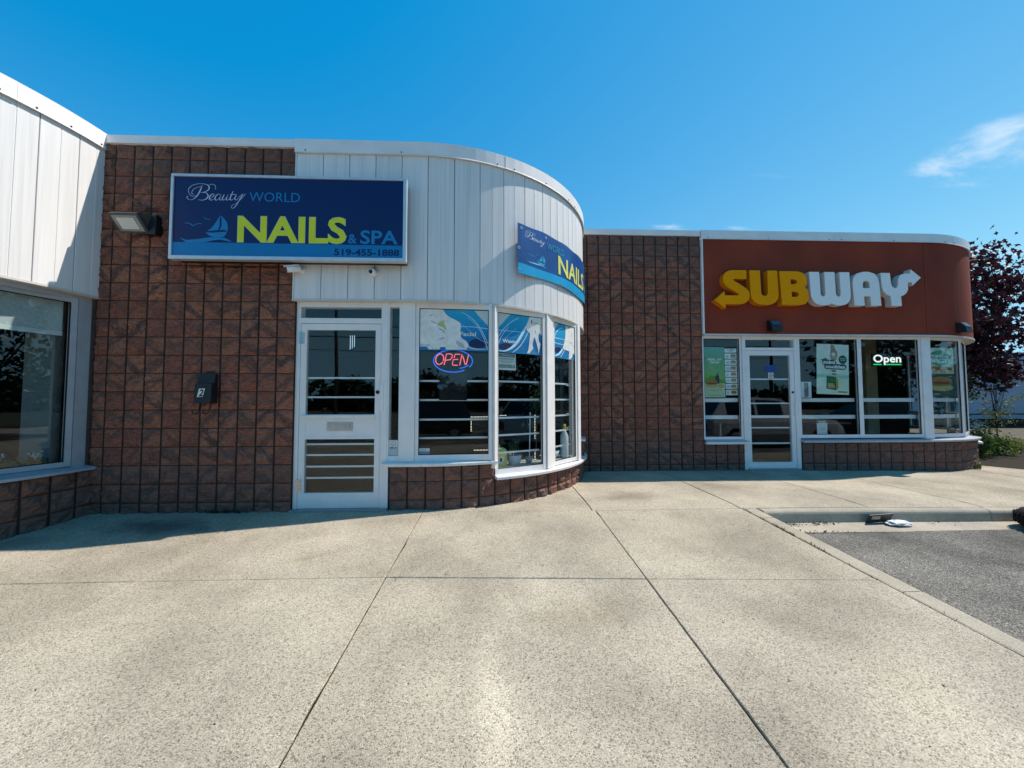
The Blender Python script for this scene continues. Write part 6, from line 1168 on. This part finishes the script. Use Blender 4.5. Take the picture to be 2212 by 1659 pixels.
# ------------------------------------------------------------------ parked cars (seen mirrored in the glass)
tyre_m = flat('tyre_rubber', (0.015, 0.015, 0.016), 0.85, 0.2, 30); rim_m = flat('rim_silver', (0.5, 0.5, 0.52), 0.3, 0.1, 20, metal=0.9); cglass = flat('car_glass', (0.012, 0.016, 0.018), 0.05, 0.05, 2, spec=0.8); lamp_m = flat('head_lamp', (0.6, 0.62, 0.62), 0.1, 0.1, 20, spec=0.8); tail_m = flat('tail_lamp', (0.35, 0.015, 0.012), 0.15, 0.1, 20, spec=0.8)
def car(pos, rot, paint, label, prof, L=4.4, wd=1.78):
    """prof: stations (x, belt height, top height) from tail to nose; top = belt where there is no cabin"""
    o = empty('parked_car', pos, label, 'car', 'cars parked in the lot'); o.rotation_euler = (0, 0, rot); W[o.name] = Vector((0, 0, 0)); hw = wd/2; m = MB(); vs = []; k = 9
    for i, (x, zb, zt) in enumerate(prof):
        e = hw*(0.86 if i in (0, len(prof)-1) else 0.96 if i in (1, len(prof)-2) else 1.0); cab = zt > zb+0.05; rw = e*0.76 if cab else e*0.9
        half = [(e*0.92, 0.22), (e, 0.45), (e*0.985, zb-0.12), (e*0.95, zb), (rw, zt)]
        vs += [(x, -y, z) for y, z in half] + [(x, y, z) for y, z in reversed(half)]
    k = 10; n = len(prof); fs = [(i*k+j, (i+1)*k+j, (i+1)*k+(j+1) % k, i*k+(j+1) % k) for i in range(n-1) for j in range(k)] + [tuple(range(k)), tuple((n-1)*k+j for j in range(k-1, -1, -1))]
    m.add(vs, fs); body = m.build('body', paint, o, smooth=False, bevel=0.012)
    m = MB()
    for i in range(n-1):
        (xa, ba, ta), (xb, bb, tb) = prof[i], prof[i+1]; ca, cb_ = ta > ba+0.05, tb > bb+0.05
        for s_ in (-1, 1):
            if ca and cb_:
                f_ = lambda x, b_, t_, u: (x, s_*(hw*0.95+(hw*0.76-hw*0.95)*u+0.006), b_+(t_-b_)*u); m.add([f_(xa+0.05, ba, ta, 0.1), f_(xb-0.05, bb, tb, 0.1), f_(xb-0.05, bb, tb, 0.88), f_(xa+0.05, ba, ta, 0.88)], [(0, 1, 2, 3)])
        if ca != cb_:
            P = lambda x, z, y: (x+(0.012 if cb_ is False else -0.012), y, z+0.012); w0, w1 = (hw*0.80, hw*0.66)
            (lx, lz), (hx, hz) = ((xb, tb), (xa, ta)) if ca else ((xa, ta), (xb, tb)); m.add([P(lx+(hx-lx)*0.1, lz+(hz-lz)*0.1, -w0), P(lx+(hx-lx)*0.1, lz+(hz-lz)*0.1, w0), P(lx+(hx-lx)*0.9, lz+(hz-lz)*0.9, w1), P(lx+(hx-lx)*0.9, lz+(hz-lz)*0.9, -w1)], [(0, 1, 2, 3)])
    m.build('windows', cglass, o, fix=False)
    for x in (prof[0][0]+0.78, prof[-1][0]-0.82):
        for s_ in (-1, 1):
            y = s_*(hw-0.10); w_ = MB().lathe((x, y, 0.32), [(0.19, -0.10), (0.30, -0.105), (0.32, -0.08), (0.32, 0.08), (0.30, 0.105), (0.19, 0.10)], 28, axis='Y').build('wheel', tyre_m, o, smooth=False); MB().lathe((x, y+s_*0.085, 0.32), [(0.0, s_*0.01), (0.05, s_*0.015), (0.17, 0.0), (0.2, s_*0.012)], 20, axis='Y').build('rim', rim_m, w_)
    xn, zn = prof[-1][0], prof[-1][1]; xt, zt_ = prof[0][0], prof[0][1]
    for s_ in (-1, 1):
        MB().box(xn-0.10, xn+0.012, s_*hw*0.66-0.14, s_*hw*0.66+0.14, zn-0.16, zn-0.04).build('headlight', lamp_m, o, bevel=0.01); MB().box(xt-0.012, xt+0.08, s_*hw*0.72-0.09, s_*hw*0.72+0.09, zt_-0.28, zt_-0.02).build('tail_light', tail_m, o, bevel=0.01)
    MB().box(xn-0.02, xn+0.02, -hw*0.5, hw*0.5, 0.38, 0.52).build('grille', black, o); MB().box(xt-0.02, xt+0.02, -0.26, 0.26, 0.5, 0.62).build('plate', paper, o)
    return o
HATCH = [(-2.05, 0.80, 0.80), (-1.95, 0.92, 0.96), (-1.55, 0.95, 1.45), (-0.6, 0.95, 1.53), (0.25, 0.93, 1.50), (1.0, 0.92, 0.95), (1.85, 0.82, 0.83), (2.15, 0.62, 0.63)]
SEDAN = [(-2.3, 0.78, 0.78), (-2.2, 0.92, 0.95), (-1.6, 0.95, 0.98), (-0.95, 0.94, 1.38), (0.2, 0.93, 1.42), (1.05, 0.92, 0.95), (1.95, 0.80, 0.82), (2.3, 0.58, 0.6)]
SUV = [(-2.3, 0.90, 0.90), (-2.22, 1.02, 1.06), (-1.95, 1.05, 1.65), (-0.6, 1.05, 1.74), (0.45, 1.03, 1.70), (1.15, 1.02, 1.06), (2.0, 0.95, 0.97), (2.35, 0.72, 0.74)]
def paintm(name, c): return flat(name, c, 0.25, 0.03, 2, spec=0.6, coat=0.6)
pw_, pd_, pg_ = paintm('paint_white', (0.72, 0.73, 0.74)), paintm('paint_black', (0.012, 0.013, 0.016)), paintm('paint_grey', (0.10, 0.11, 0.12))
def lz(y): return lot_z(y)+0.002
car((8.3, 1.2, lz(1.2)), 0, pw_, 'white hatchback mirrored in the leftmost sandwich shop window', HATCH)
car((15.6, -1.6, lz(-1.6)), 0.05, pd_, 'black sedan mirrored under the glowing Open sign', SEDAN)
car((-1.6, -8.6, lz(-8)), math.pi, pd_, 'black sport utility car mirrored in the first salon window', SUV)
car((4.6, -9.4, lz(-8)), 0.0, pw_, 'white sport utility car mirrored in the second salon window', SUV)
car((11.2, -8.4, lz(-8)), 0.0, pg_, 'grey sedan mirrored beside the door of the sandwich shop', SEDAN)
